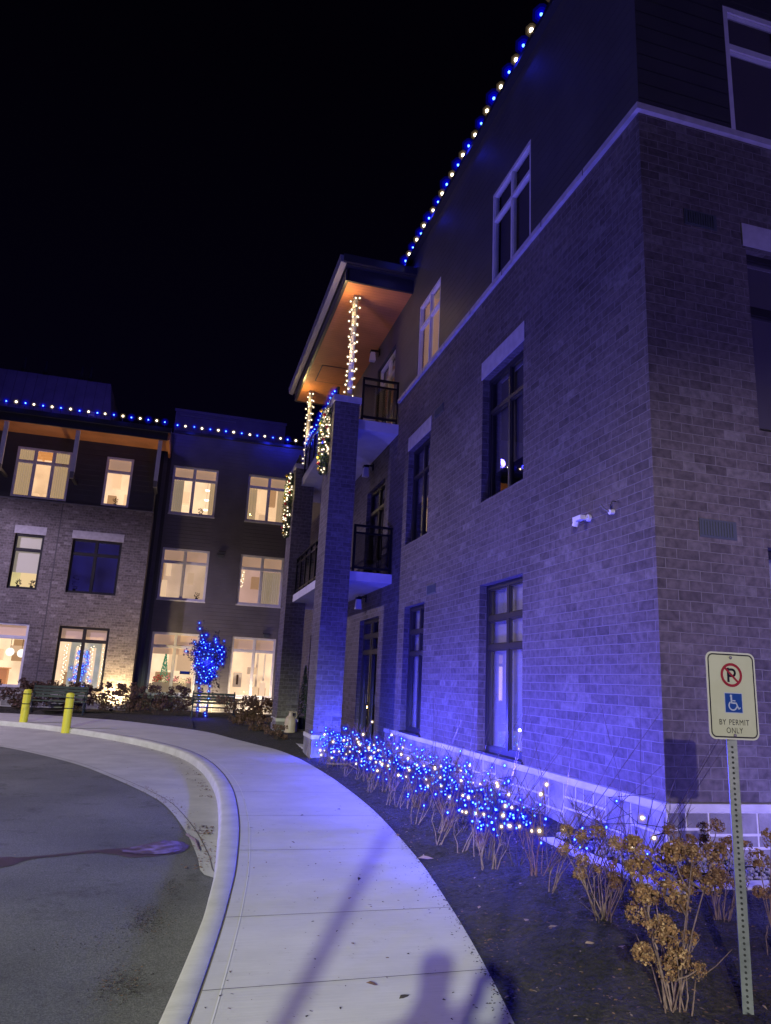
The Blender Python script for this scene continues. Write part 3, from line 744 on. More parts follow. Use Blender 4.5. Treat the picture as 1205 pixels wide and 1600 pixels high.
mb.face([(-1.64, BW+.02, 7.4), (-1.64, BR, 7.4), (-1.64, BR, 10.4), (-1.64, BW+.02, 10.4)], M_sid2)
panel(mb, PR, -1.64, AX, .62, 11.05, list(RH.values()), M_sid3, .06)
mb.box(-1.36, -1.22, BR-.05, BR, .62, 11.0, M_fascia); mb.box(-1.61, -1.5, BR-.12, BR-.02, .1, 10.9, M_fascia)
mb.build('siding_wall', far)
mb = MB(); ashlar(mb, PW, -16, -1.61, -.02, .53); ashlar(mb, PR, -1.6, AX, -.02, .55)
mb.pbox(lambda u, d, z: (-1.62+d, u, z), BW, BR, -.02, .02, -.02, .53, M_stone)
mb.box(-16, -1.58, BW-.04, BW+.1, .53, .60, M_cap); mb.box(-1.575, AX, BR-.04, BR+.1, .55, .62, M_fascia)
mb.build('stone_base', far)
mb = MB(); mb.box(-16, -1.35, 26.92, BW+.1, 9.93, 9.96, M_soffit); mb.build('eave_soffit', far)
mb = MB(); mb.box(-16, -1.35, 26.84, 26.92, 9.90, 10.20, M_fascia); mb.box(-16, -1.24, 26.74, 26.84, 10.18, 10.36, M_fascia)
mb.box(-1.35, -1.27, 26.84, BW+.9, 9.90, 10.2, M_soffit); mb.box(-16, -1.24, 26.84, BR+.2, 10.22, 10.30, M_fascia)
mb.build('eave_fascia', far)
mb = MB(); mb.box(-1.24, AX, BR-.09, BR+3, 11.05, 11.16, M_fascia); mb.box(-16, -1.24, BR, BR+3, 10.3, 10.4, M_fascia); mb.build('roof', far)
for x in (-9.2, -6.87, -4.48, -1.60):
    mb = MB(); mb.box(x-.07, x+.07, 27.08, 27.20, 8.36, 9.93, M_white); mb.box(x-.065, x+.065, 27.07, 27.21, 8.12, 8.36, M_flash)
    mb.box(x-.05, x+.05, 27.2, BW+.02, 8.16, 8.26, M_fascia); mb.build('eave_bracket', far)
mb = MB(); mb.box(-4.83, -4.79, BW-.004, BW+.01, .6, 7.4, M_joint); mb.build('control_joint', far)
for (a, b, c, d) in ((-6.29, -5.22, 6.152, 6.45), (-4.34, -2.53, 6.152, 6.45)):
    mb = MB(); mb.box(a, b, BW-.012, BW+.09, c, d, M_trim); mb.build('lintel', far)
G_ = M_glassB
r = RM
def ww(P, h, fm, cols, tr, rm, rec=.07, d_in=2.2, **k): return window(far, P, *h, rec, fm, cols, tr, .07, glass=k.pop('glass', G_), inside=rm, d_in=d_in, mw=.085, **k)
w3a = ww(PW, WH['W3a'], M_white, [-6.01, -5.375], [8.87], (r['warm'], r['warm'], r['ceil']), .03)
curtain(w3a, PW, -6.6, -6.05, 7.5, 9.4, .25, M_curt); curtain(w3a, PW, -5.35, -4.78, 7.5, 9.4, .25, M_curt)
w3b = ww(PW, WH['W3b'], M_white, [], [8.85], (r['cream'], r['warm'], r['ceil']), .03)
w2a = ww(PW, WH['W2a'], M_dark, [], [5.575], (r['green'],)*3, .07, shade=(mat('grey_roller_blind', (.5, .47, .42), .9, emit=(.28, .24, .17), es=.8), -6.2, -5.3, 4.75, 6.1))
w2b = ww(PW, WH['W2b'], M_dark, [-3.45], [5.60], (r['blue'],)*3, .07, glass=M_glass)  # emissive blue room stands in for the reflection in this pane
w1a = ww(PW, WH['W1a'], M_white, [], [2.45], (r['bright'], r['warm'], r['cream']), .07)
w1b = ww(PW, WH['W1b'], M_dark, [-3.45], [2.45], (r['cream'], r['cream'], r['cream']), .07, 1.2)
ww(PW, (-10.2, -8.4, .74, 2.95), M_white, [-9.3], [2.45], (r['warm'],)*3); ww(PW, (-10.2, -8.4, 4.15, 6.15), M_dark, [-9.3], [5.6], (r['dull'],)*3)
ww(PW, (-10.2, -8.4, 7.5, 9.4), M_white, [-9.3], [8.87], (r['warm'],)*3)
r3a = ww(PR, RH['R3a'], M_white, [-.25], [9.17], (r['cream'], r['warm'], r['warm']), .03, sill=M_white)
curtain(r3a, PR, -1.02, -.62, 7.7, 9.15, .25, M_curt2, 5); curtain(r3a, PR, .42, .64, 7.7, 9.6, .25, M_curt, 3)
r3b = ww(PR, RH['R3b'], M_white, [2.80], [9.17], (r['warm'], r['warm'], r['warm']), .03, sill=M_white)
curtain(r3b, PR, 1.98, 2.35, 7.7, 9.15, .28, M_curt, 3); curtain(r3b, PR, 3.2, 3.66, 7.7, 9.6, .25, M_curt, 6)
r2a = ww(PR, RH['R2a'], M_white, [-.26], [5.75], (r['dull'],)*3, .03, sill=M_white)
r2b = ww(PR, RH['R2b'], M_white, [2.80], [5.75], (r['pink'],)*3, .03, sill=M_white)
curtain(r2b, PR, 2.85, 3.6, 4.3, 5.7, .3, M_curt2, 9)
r1a = ww(PR, RH['R1a'], M_white, [-.26], [2.47], (r['bright'], r['cream'], r['warm']), .03, 1.7, sill=M_white, shade=(M_shade, -1.08, .56, 2.18, 2.95))
r1b = ww(PR, RH['R1b'], M_white, [2.77], [2.47], (r['cream'], r['cream'], r['warm']), .03, 1.0, sill=M_white, shade=(M_shade, 1.95, 3.53, 2.47, 2.94))
mb = MB(); mb.pbox(PR, 3.0, 3.08, .95, 1.06, .7, 2.4, M_white); mb.pbox(PR, 3.3, 3.36, .95, 1.06, .7, 2.4, M_white); mb.build('inner_door_trim', r1b)
for (x, z) in ((.95, 6.18), (1.0, 6.3), (3.05, 3.15)):
    mb = MB(); mb.pbox(PR, x, x+.28, -.06, 0, z, z+.05, M_fascia); mb.pbox(PR, x+.04, x+.24, -.04, 0, z-.12, z, M_vent); mb.build('vent_hood', far)
for (wo, PP, a_, b_, c_, d_) in ((r3a, PR, -1.04, .62, 9.2, 9.63), (r3b, PR, 1.98, 3.66, 9.2, 9.63), (r2a, PR, -1.08, .61, 5.79, 6.24), (r2b, PR, 1.96, 3.6, 5.79, 6.24), (w3b, PW, -3.46, -2.6, 8.89, 9.36), (w1b, PW, -4.25, -2.66, 2.5, 2.9), (w1a, PW, -7.0, -5.36, 2.5, 2.9)):
    mb = MB(); mb.pbox(PP, a_, b_, .20, .205, c_, d_, M_shade); mb.build('blind', wo)
# rooftop volumes
mb = MB()
mb.hexa([(-16, 32.4, 10.4), (-3.9, 32.4, 10.4), (-3.9, 40, 10.4), (-16, 40, 10.4), (-16, 33.4, 14.3), (-4.45, 33.4, 14.3), (-4.45, 39, 14.3), (-16, 39, 14.3)], M_seam)
mb.build('metal_roof', far)
for x in (-8.3, -7.4, -5.85, -5.45):
    mb = MB(); mb.lathe((x, 34, 14.2), [(.16, 0), (.14, .3), (.07, .55), (.04, 1.0), (.0, 1.0)], M_fascia, 10); mb.build('roof_vent', far)
mb = MB(); mb.lathe((-5.0, 32.9, 12.45), [(.12, 0), (.12, .2), (.0, .2)], M_white, 10); mb.build('roof_vent', far)
mb = MB(); mb.box(-1.4, 3.6, 32.4, 37, 11.1, 13.17, noisy('grey_screen_panel', (.11, .10, .13), (.14, .13, .16), 2, .6, 0)); mb.box(-1.45, 3.65, 32.35, 32.4, 13.08, 13.2, M_flash)
mb.box(-1.2, 1.3, 32.3, 32.36, 12.86, 12.92, M_flash); mb.build('roof_screen', far)

# ------------------------------------------------------------------ bulbs
def bulb_mesh(name, core, col, rc, bloom_shells):
    mb = MB(); mb.ball((0, 0, 0), rc, core, 6)
    for k, (r_, st, al) in enumerate(bloom_shells): mb.ball((0, 0, 0), r_, emis('%s_shell_%d' % (name, int(r_*1e4)), col, st, mixt=al), 8)  # translucent glowing layers imitate the bloom around each bulb
    me_o = mb.build(name, smooth=True); me = me_o.data; me.name = 'bulb'; bpy.data.objects.remove(me_o); return me
def add_bulb(me, p, par, s=1.0, name='bulb'):
    o = bpy.data.objects.new(name, me); COL.objects.link(o); o.parent = par
    o.matrix_parent_inverse = Matrix.Translation(par.location).inverted() if par.type == 'EMPTY' else Matrix.Identity(4)
    o.location = p; o.scale = (s, s, s); return o
CB, CW = (.0, .0, 1.0), (1.0, .70, .40)
BM = bulb_mesh('blue', B_core, CB, .026, [(.040, 1.3, .40), (.066, 1.0, .20), (.105, .9, .10), (.15, .8, .04)])
WM = bulb_mesh('warm', W_core, CW, .036, [(.044, .8, .28), (.066, .5, .12), (.095, .4, .05)])
bm_ = bulb_mesh('small_blue', B_core, CB, .0095, [(.013, 1.5, .40), (.022, 1.0, .20), (.036, .9, .10), (.058, .8, .05)])
wm_ = bulb_mesh('small_warm', W_core, CW, .012, [(.016, 1.1, .40), (.024, .7, .20), (.036, .5, .09)])
M_wire = mat('dark_green_wire', (.01, .014, .01), .6)
def string(name, label, pts, first_white=True, group='roof edge light strings', sizes=1.0, drop=.2):
    mb = MB(); mb.tube([(p[0], p[1], p[2]-.06) for p in pts], .008, M_wire, 4)
    for p in pts: mb.tube([(p[0], p[1], p[2]-drop), (p[0], p[1], p[2]-.04)], .012, M_wire, 4)
    o = tag(mb.build(name), label, 'string lights', group)
    for i, p in enumerate(pts):
        wht = (i % 2 == 0) == first_white
        add_bulb(WM if wht else BM, p, o, sizes*U(.88, 1.1))
    return o
sp = .289
string('roof_string_lights', 'alternating white and blue bulbs along the roof edge above the tall brick front', [(AX-.05+U(-.012, .012), 5.95+i*sp+U(-.02, .02), 11.41+U(-.012, .012)) for i in range(32)], True, sizes=.95)
ptsB = [(-9.6+i*.30+U(-.02, .02), 26.76, 10.575+U(-.012, .012)) for i in range(28)]
string('roof_string_lights', 'alternating white and blue bulbs along the eave over the orange soffit', ptsB, True, sizes=1.0)
string('roof_string_lights', 'alternating white and blue bulbs along the dark roof edge between the eave and the pillars', [(-1.15+i*.325+U(-.02, .02), 29.25, 11.36+U(-.012, .012)) for i in range(16)], False, sizes=1.05)

def spiral(name, label, x, y, z0, z1, r, turns, n, jit=.02):
    mb = MB(); pts = []
    for i in range(n*4+1):
        t = i/(n*4); a = t*turns*2*PI; pts.append((x+r*math.cos(a), y+r*math.sin(a), z0+(z1-z0)*t))
    mb.tube(pts, .006, M_wire, 4); o = tag(mb.build(name), label, 'string lights', 'post light strings')
    for i in range(n):
        t = (i+.5)/n; a = t*turns*2*PI+U(-.2, .2); rr = r+U(0, jit)
        add_bulb(wm_, (x+rr*math.cos(a), y+rr*math.sin(a), z0+(z1-z0)*t+U(-.03, .03)), o, 1.35)
spiral('post_string_lights', 'warm white lights spiralling up the nearer canopy post', 3.04, 14.98, 7.75, 10.22, .075, 11, 58, .05)
spiral('post_string_lights', 'warm white lights spiralling up the farther canopy post', 3.04, 21.05, 7.75, 10.22, .075, 11, 50, .05)
# garlands on the pillars
M_pine = noisy('pine_needles', (.02, .05, .02), (.05, .10, .03), 20, .8, 0)
M_gold = mat('gold_ornament', (.6, .38, .06), .3, .6); M_red = mat('red_ornament', (.5, .02, .02), .3)
def garland(y, z0, z1, label, nb):
    x = 2.60
    mb = MB()
    for i in range(2600):
        t = random.random(); a = U(0, 2*PI); rr = (.07+.08*math.sin(t*PI)**.5)*math.sqrt(random.random())*1.4
        mb.leaf((x+rr*math.cos(a)*.8, y+rr*math.sin(a), z0+(z1-z0)*t), U(.05, .10), M_pine, asp=.22)
    o = tag(mb.build('garland', recalc=False), label, 'garland', 'lit garlands hung on the pillars')
    for i in range(nb):
        t = random.random()**.8; a = U(PI*.6, PI*1.7); rr = .12*math.sin(t*PI*.9+.25)+.03
        add_bulb(wm_, (x+rr*math.cos(a)*.9, y+rr*math.sin(a)*1.15, z0+(z1-z0)*t), o, 1.25)
    for i in range(11):
        t = (i+.5)/11; mbb = MB(); a = U(PI*.7, PI*1.5)
        mbb.ball((0, 0, 0), .042, (M_gold, M_red)[i % 2], 10); q = mbb.build('ornament', o, smooth=True); q.location = (x+.13*math.cos(a), y+.15*math.sin(a), z0+(z1-z0)*t)
garland(15.25, 5.95, 7.5, 'evergreen garland with warm lights and red and gold ornaments on the nearer pillar', 80)
garland(20.95, 5.55, 7.5, 'evergreen garland with warm lights and ornaments on the farther pillar', 75)
mb = MB(); pts = [(2.86, 15.9+i*.27, 8.22+.05*math.sin(i*1.1)) for i in range(16)]
mb.tube(pts, .008, M_wire, 4); o = tag(mb.build('railing_string_lights'), 'short run of blue lights along the upper balcony rail', 'string lights')
for p in pts: add_bulb(bm_, p, o, 1.9)

# ------------------------------------------------------------------ bollards
M_yel = noisy('yellow_bollard_sleeve', (.40, .34, .05), (.66, .59, .04), 3.2, .5, .2, 30, lo=.28, hi=.42)
for (x, y, lab) in ((CUTS[0][0], CUTS[0][1], 'yellow bollard with dark bands, the nearer one on the kerb'), (CUTS[1][0], CUTS[1][1], 'yellow bollard with dark bands, the farther one on the kerb')):
    t = thing('bollard', lab, 'bollard', (x, y, ROAD), 'yellow bollards on the kerb')
    mb = MB(); mb.lathe((x, y, ROAD), [(.105, 0), (.105, .94), (.10, .97), (.08, .99), (.0, 1.0)], M_yel, 24); mb.build('post', t, smooth=True)
    for z in (.86, .60):
        mb = MB(); mb.lathe((x, y, ROAD+z), [(.106, 0), (.108, .004), (.108, .022), (.106, .026)], M_black, 24); mb.build('band', t, smooth=True)

# ------------------------------------------------------------------ sign
sx, sy_ = 2.815, 3.30
sg = thing('parking_sign', 'pale rectangular accessible parking permit sign on a perforated green-grey post', 'sign', (sx, sy_, 0))
M_post = noisy('galvanized_green_post', (.11, .135, .115), (.17, .20, .17), 12, .45, .1, metal=.2)
M_hole = mat('post_hole', (.02, .025, .02), .9)
mb = MB(); h = .0345; rot = R(8)
cs = [(sx+h*math.cos(rot+k*PI/2-PI/2), sy_+h*math.sin(rot+k*PI/2-PI/2)) for k in range(4)]
mb.hexa([(*c, -.25) for c in cs]+[(*c, 1.73) for c in cs], M_post)
for fi in (0, 3):   # the two faces seen from the walk
    a, b = Vector(cs[fi]), Vector(cs[(fi+1) % 4])
    c = (a+b)/2; d = (b-a).normalized(); nrm = Vector((d.y, -d.x)); 
    if nrm.dot(c-Vector((sx, sy_))) < 0: nrm = -nrm
    for i in range(66):
        z = .012+i*.0255
        if z > 1.28: break
        mb.face([(*(c+nrm*.0006+d*.0062*math.cos(q*PI/5)), z+.0062*math.sin(q*PI/5)) for q in range(10)], M_hole)
mb.build('post', sg, recalc=False)
ang = R(-6.5); dr = Vector((math.cos(ang), math.sin(ang), 0)); nm = Vector((dr.y, -dr.x, 0))  # dr: along plate, nm: towards viewer
O = Vector((sx-.004, sy_, 0)) + nm*.036
def SP(u, z, d=0): return O + dr*u + nm*d + Vector((0, 0, z))
def rrect(w, h_, r, cz, n=6):
    out = []
    for cx, cz_, a0 in ((w/2-r, h_/2-r, 0), (-w/2+r, h_/2-r, 90), (-w/2+r, -h_/2+r, 180), (w/2-r, -h_/2+r, 270)):
        for k in range(n+1):
            a = R(a0+90*k/n); out.append((cx+r*math.cos(a), cz+cz_+r*math.sin(a)))
    return out
M_plate = noisy('cream_reflective_sheet', (.50, .56, .30), (.54, .60, .34), 8, .4, 0)
M_blk = mat('sign_black', (.008, .008, .008), .5); M_sred = mat('sign_red', (.28, .012, .015), .5); M_sblue = mat('sign_blue', (.005, .055, .22), .5)
M_sedge = mat('sign_pale_border', (.58, .63, .42), .45); M_swhite = mat('sign_white', (.42, .50, .50), .5)
SC = 1.522   # plate centre height
SW, SH = .282, .445
mb = MB(); o1 = rrect(SW, SH, .035, SC)
n = len(o1); b0 = len(mb.v)
mb.face([SP(u, z, 0) for u, z in o1], M_sedge); mb.face([SP(u, z, -.003) for u, z in o1], M_flash)
for i in range(n):
    j = (i+1) % n; mb.face([SP(*o1[i], 0), SP(*o1[j], 0), SP(*o1[j], -.003), SP(*o1[i], -.003)], M_sedge)
pl = mb.build('plate', sg, recalc=False)
def flat(name, polys, m, d):
    mb = MB()
    for p in polys: mb.face([SP(u, z, d) for u, z in p], m)
    return mb.build(name, pl, recalc=False)
def ring(cx, cz, r0, r1, m, d, name, n=48, a0=0, a1=360):
    ps = []
    for i in range(n):
        a, b = R(a0+(a1-a0)*i/n), R(a0+(a1-a0)*(i+1)/n)
        ps.append([(cx+r0*math.cos(a), cz+r0*math.sin(a)), (cx+r1*math.cos(a), cz+r1*math.sin(a)), (cx+r1*math.cos(b), cz+r1*math.sin(b)), (cx+r0*math.cos(b), cz+r0*math.sin(b))])
    return flat(name, ps, m, d)
def outline(w, h_, r, t, cz):
    a = rrect(w, h_, r, cz); b = rrect(w-2*t, h_-2*t, r-t, cz); return [[a[i], a[(i+1) % len(a)], b[(i+1) % len(a)], b[i]] for i in range(len(a))]
flat('face', [rrect(SW-.016, SH-.016, .028, SC)], M_plate, .0006)
flat('border', outline(SW-.018, SH-.018, .03, .007, SC), M_blk, .0012)
pcz = SC+.105
ring(.0, pcz, .048, .062, M_sred, .0024, 'red_ring')
def ribbon(pts, w):
    out = []
    for i in range(len(pts)-1):
        a, b = Vector(pts[i]), Vector(pts[i+1]); d = (b-a).normalized(); s = Vector((-d.y, d.x))*w/2; e = d*w*.25
        out.append([tuple(a-e-s), tuple(b+e-s), tuple(b+e+s), tuple(a-e+s)])
    return out
# letter P
st = ribbon([(-.018, pcz-.034), (-.018, pcz+.034)], .013)
arc = [(-.018, pcz+.028), (.005, pcz+.028)]+[(.005+.0165*math.cos(R(t)), pcz+.0115+.0165*math.sin(R(t))) for t in range(75, -91, -15)]+[(-.018, pcz-.005)]
flat('letter', st+ribbon(arc, .012), M_blk, .0018)
flat('red_slash', ribbon([(-.036, pcz+.036), (.036, pcz-.036)], .011), M_sred, .0028)
wz = SC-.038; a = .048
flat('symbol_edge', [[(-a-.004+.004, wz-a-.004), (a+.004+.004, wz-a-.004), (a+.004+.004, wz+a+.004), (-a-.004+.004, wz+a+.004)]], M_swhite, .0012)
flat('symbol_field', [[(-a+.004, wz-a), (a+.004, wz-a), (a+.004, wz+a), (-a+.004, wz+a)]], M_sblue, .0018)
sy0 = [[(-.010+.0065*math.cos(q*PI/8), wz+.036+.0065*math.sin(q*PI/8)) for q in range(16)]]
sy0 += ribbon([(-.009, wz+.028), (-.008, wz-.001)], .009) + ribbon([(-.007, wz+.012), (.013, wz+.011)], .0055) + ribbon([(-.009, wz), (.018, wz-.001), (.030, wz-.029), (.040, wz-.024)], .0075)
flat('wheelchair_symbol', sy0, M_swhite, .0026)
ring(-.002, wz-.014, .0185, .0255, M_swhite, .0024, 'wheel', 28, 125, 352)
def text(body, size, u, z, name, sxs=1.0):
    c = bpy.data.curves.new(name, 'FONT'); c.body = body; c.size = size; c.align_x = 'CENTER'; c.align_y = 'CENTER'; c.space_character = 1.12; c.space_word = 1.25
    t = bpy.data.objects.new('tmp', c); COL.objects.link(t); bpy.context.view_layer.update()
    me = bpy.data.meshes.new_from_object(t.evaluated_get(bpy.context.evaluated_depsgraph_get())); bpy.data.objects.remove(t)
    o = bpy.data.objects.new(name, me); COL.objects.link(o); me.materials.clear(); me.materials.append(M_blk)
    M = Matrix((dr*sxs, Vector((0, 0, 1)), nm)).transposed().to_4x4(); M.translation = SP(u, z, .0022)
    me.transform(M); o.parent = pl; return o
text('BY PERMIT', .040, 0, SC-.137, 'lettering', .82); text('ONLY', .040, 0, SC-.178, 'lettering', .82)
for z in (SC+SH/2-.028, SC-SH/2+.022):
    mb = MB(); p = SP(0, z, .003); mb.ball(p, .0085, M_flash, 10); mb.build('bolt', sg, smooth=True)

# ------------------------------------------------------------------ wall fittings
M_plastic = mat('white_plastic', (.72, .72, .74), .4)
c = thing('security_camera', 'white bullet security camera on the long brick front near the corner', 'camera', (AX, 6.97, 3.4))
mb = MB(); mb.tube([(AX, 6.97, 3.40), (AX-.03, 6.97, 3.40)], .04, M_plastic, 14); mb.build('mount', c)
mb = MB(); mb.tube([(AX-.03, 6.97, 3.40), (AX-.07, 6.98, 3.385)], .018, M_plastic, 8); mb.build('arm', c)
mb = MB(); mb.box(AX-.125, AX-.06, 6.96, 7.13, 3.375, 3.425, M_plastic); mb.tube([(AX-.092, 7.10, 3.385), (AX-.095, 7.13, 3.33)], .034, M_plastic, 14); mb.build('camera_body', c)
mb = MB(); mb.tube([(AX-.10, 7.128, 3.325), (AX-.105, 7.132, 3.318)], .026, M_blk, 14); mb.build('lens', c)
c = thing('wall_fixture', 'small bare wall bracket with curved cable beside the security camera', 'bracket', (AX, 6.52, 3.38))
mb = MB(); mb.tube([(AX, 6.50, 3.37), (AX-.05, 6.50, 3.365)], .028, M_plastic, 12); mb.build('mount', c)
mb = MB(); mb.tube([(AX-.05, 6.51, 3.37), (AX-.08, 6.57, 3.42), (AX-.085, 6.61, 3.47)], .010, M_flash, 8)
mb.tube([(AX-.04, 6.49, 3.38), (AX-.08, 6.43, 3.42), (AX-.07, 6.41, 3.46), (AX-.01, 6.44, 3.47)], .006, M_dark, 8); mb.build('arm', c)
M_clear = glass_mat('lantern_glass', 1.6, (.75, .75, .8))
for z, lab in ((3.42, 'black wall lantern beside the ground floor french door'), (6.80, 'black wall lantern above the lower balcony door'), (9.98, 'black wall lantern beside the top balcony door')):
    y = 17.2 if z > 9 else 17.35
    if z < 9: y = 15.5+1.75
    t = thing('wall_lantern', lab, 'wall lantern', (AX, y, z), 'wall lanterns at the balcony doors')
    mb = MB(); mb.box(AX-.03, AX, y-.05, y+.05, z-.02, z+.16, M_black); mb.box(AX-.20, AX-.03, y-.02, y+.02, z+.09, z+.12, M_black); mb.box(AX-.26, AX-.12, y-.07, y+.07, z+.04, z+.09, M_black); mb.build('bracket', t)
    mb = MB(); x0 = AX-.19
    mb.hexa([(x0-.075, y-.075, z-.2), (x0+.075, y-.075, z-.2), (x0+.075, y+.075, z-.2), (x0-.075, y+.075, z-.2), (x0-.055, y-.055, z+.04), (x0+.055, y-.055, z+.04), (x0+.055, y+.055, z+.04), (x0-.055, y+.055, z+.04)], mat('frosted_lantern_glass', (.6, .58, .62), .3))
    mb.build('shade', t)

# ------------------------------------------------------------------ plants
M_stem = noisy('pale_woody_stem', (.10, .065, .05), (.22, .155, .12), 30, .8, 0)
M_twig = noisy('red_brown_twig', (.09, .045, .04), (.20, .11, .10), 30, .8, 0)
M_twigd = noisy('dark_twig', (.05, .035, .03), (.10, .07, .06), 30, .8, 0)
def shrub_twigs(mb, c, hgt, spread, n, m, tips, r0=.006, sub=3, lean=(0, 0)):
    for i in range(n):
        a = U(0, 2*PI); s = U(.15, 1)*spread; h_ = hgt*U(.6, 1.05)
        b = Vector(c)+Vector((math.cos(a)*.035*U(.1, 1.5), math.sin(a)*.035*U(.1, 1.5), -.05))
        e = Vector(c)+Vector((math.cos(a)*s+lean[0], math.sin(a)*s+lean[1], h_))
        mid = b.lerp(e, .5)+Vector((-math.cos(a)*s*.04+U(-.05, .05), -math.sin(a)*s*.04+U(-.05, .05), h_*.03))
        pts = [b, b.lerp(mid, .5)+Vector((U(-.015, .015), U(-.015, .015), 0)), mid, mid.lerp(e, .5)+Vector((U(-.02, .02), U(-.02, .02), 0)), e]
        mb.tube(pts, [r0, r0*.85, r0*.7, r0*.5, r0*.3], m, 4, False); tips.append(e)
        for k in range(sub):
            t = U(.4, .9); p = b.lerp(mid, t*2) if t < .5 else mid.lerp(e, t*2-1)
            q = p+Vector((U(-1, 1)*.16, U(-1, 1)*.16, U(.08, .26)))*min(1.4, hgt)
            mb.tube([p, p.lerp(q, .5)+Vector((U(-.02, .02), U(-.02, .02), .01)), q], [r0*.5, r0*.4, r0*.2], m, 3, False); tips.append(q)
BUSH = [((3.42, 5.3), 26, 'small bare shrub with a few lights against the stone base by the brick corner', 9, 7),
        ((2.95, 5.75), 34, 'bare twiggy shrub strung with blue and white lights, second from the brick corner', 44, 14),
        ((2.9, 6.75), 44, 'bare twiggy shrub with lights below the plain brick wall left of the corner', 64, 18),
        ((2.98, 7.85), 44, 'bare twiggy shrub thick with blue lights just before the tall window', 68, 24),
        ((3.02, 9.05), 44, 'bare twiggy shrub with lights in front of the tall dark framed window', 66, 26),
        ((3.05, 10.35), 40, 'bare twiggy shrub with lights between the two ground floor windows', 54, 22),
        ((3.05, 11.6), 40, 'bare twiggy shrub with lights before the second tall window', 58, 26),
        ((3.0, 12.9), 44, 'bare twiggy shrub with pale stems and lights near the pillar', 60, 28),
        ((2.85, 14.1), 30, 'small shrub with a tight cluster of blue lights at the foot of the near pillar', 40, 8)]
for (c, n, lab, nb, nw) in BUSH:
    mb = MB(); tips = []; y = c[1]; z0 = .07; H_ = .74 if y < 14 else .6
    tips0 = []; shrub_twigs(mb, (c[0], y, z0), H_, .5 if y < 14 else .3, n//4, M_twig, tips, .0042, 9)
    for q in range(3): shrub_twigs(mb, (c[0]+U(-.2, .25), y+U(-.55, .5), z0), H_*U(.7, 1), .4, 5, M_twigd, tips, .0036, 9)
    for q in range(3):   # clumps of pale basal stems
        cc = (c[0]-.12-.1*q, y+U(-.5, .4), z0-.01); tp = []
        shrub_twigs(mb, cc, .36, .20, 4, M_stem, tp, .0048, 2, (.08, 0))
    if y < 10:   # long whippy shoots
        for q in range(6):
            a = Vector((c[0]+.1, y, z0)); e = a+Vector((U(.1, .8), U(-.9, .9), U(.9, 1.4)))
            mb.tube([a, a.lerp(e, .5)+Vector((.05, 0, .05)), e], [.0035, .003, .0015], M_twigd, 4, False)
    o = tag(mb.build('shrub', recalc=False), lab, 'shrub', 'lit shrubs along the brick front')
    s = tag(MB_ := None or bpy.data.objects.new('shrub_string_lights', None), 'tangle of blue and white lights on the '+lab.split('bare twiggy ')[-1].split('small ')[-1].replace('shrub', 'shrub', 1), 'string lights', 'light strings on the shrubs')
    words = s['label'].split(); s['label'] = ' '.join(words[:16])
    COL.objects.link(s); s.location = (c[0], y, z0)
    wmb = MB(); cand = [t for t in tips if t.z > z0+H_*.32]
    random.shuffle(cand); seq = sorted(cand[:26], key=lambda p: p.y)
    wmb.tube(seq, .003, M_wire, 3, False); wmb.build('wire', s, recalc=False)
    nw = int(nw*.62)
    for i in range(nb+nw):
        p = random.choice(cand if random.random() < .8 else tips) + Vector((U(-.12, .06), U(-.12, .12), U(-.22, .03)))
        add_bulb(bm_ if i < nb else wm_, p, s, U(.75, 1.15)*(1+max(0, y-8)*.05))
M_head = noisy('dried_hydrangea_petal', (.085, .042, .016), (.28, .155, .062), 26, .85, 0, c3=(.165, .088, .032))
M_head2 = noisy('pale_papery_petal', (.16, .10, .045), (.42, .28, .13), 30, .85, 0)
M_head3 = noisy('withered_brown_petal', (.05, .025, .012), (.16, .08, .035), 30, .85, 0)
M_headd = noisy('dark_dried_hydrangea_petal', (.06, .03, .022), (.16, .085, .06), 18, .85, 0)
def v_skip(e, k): return False
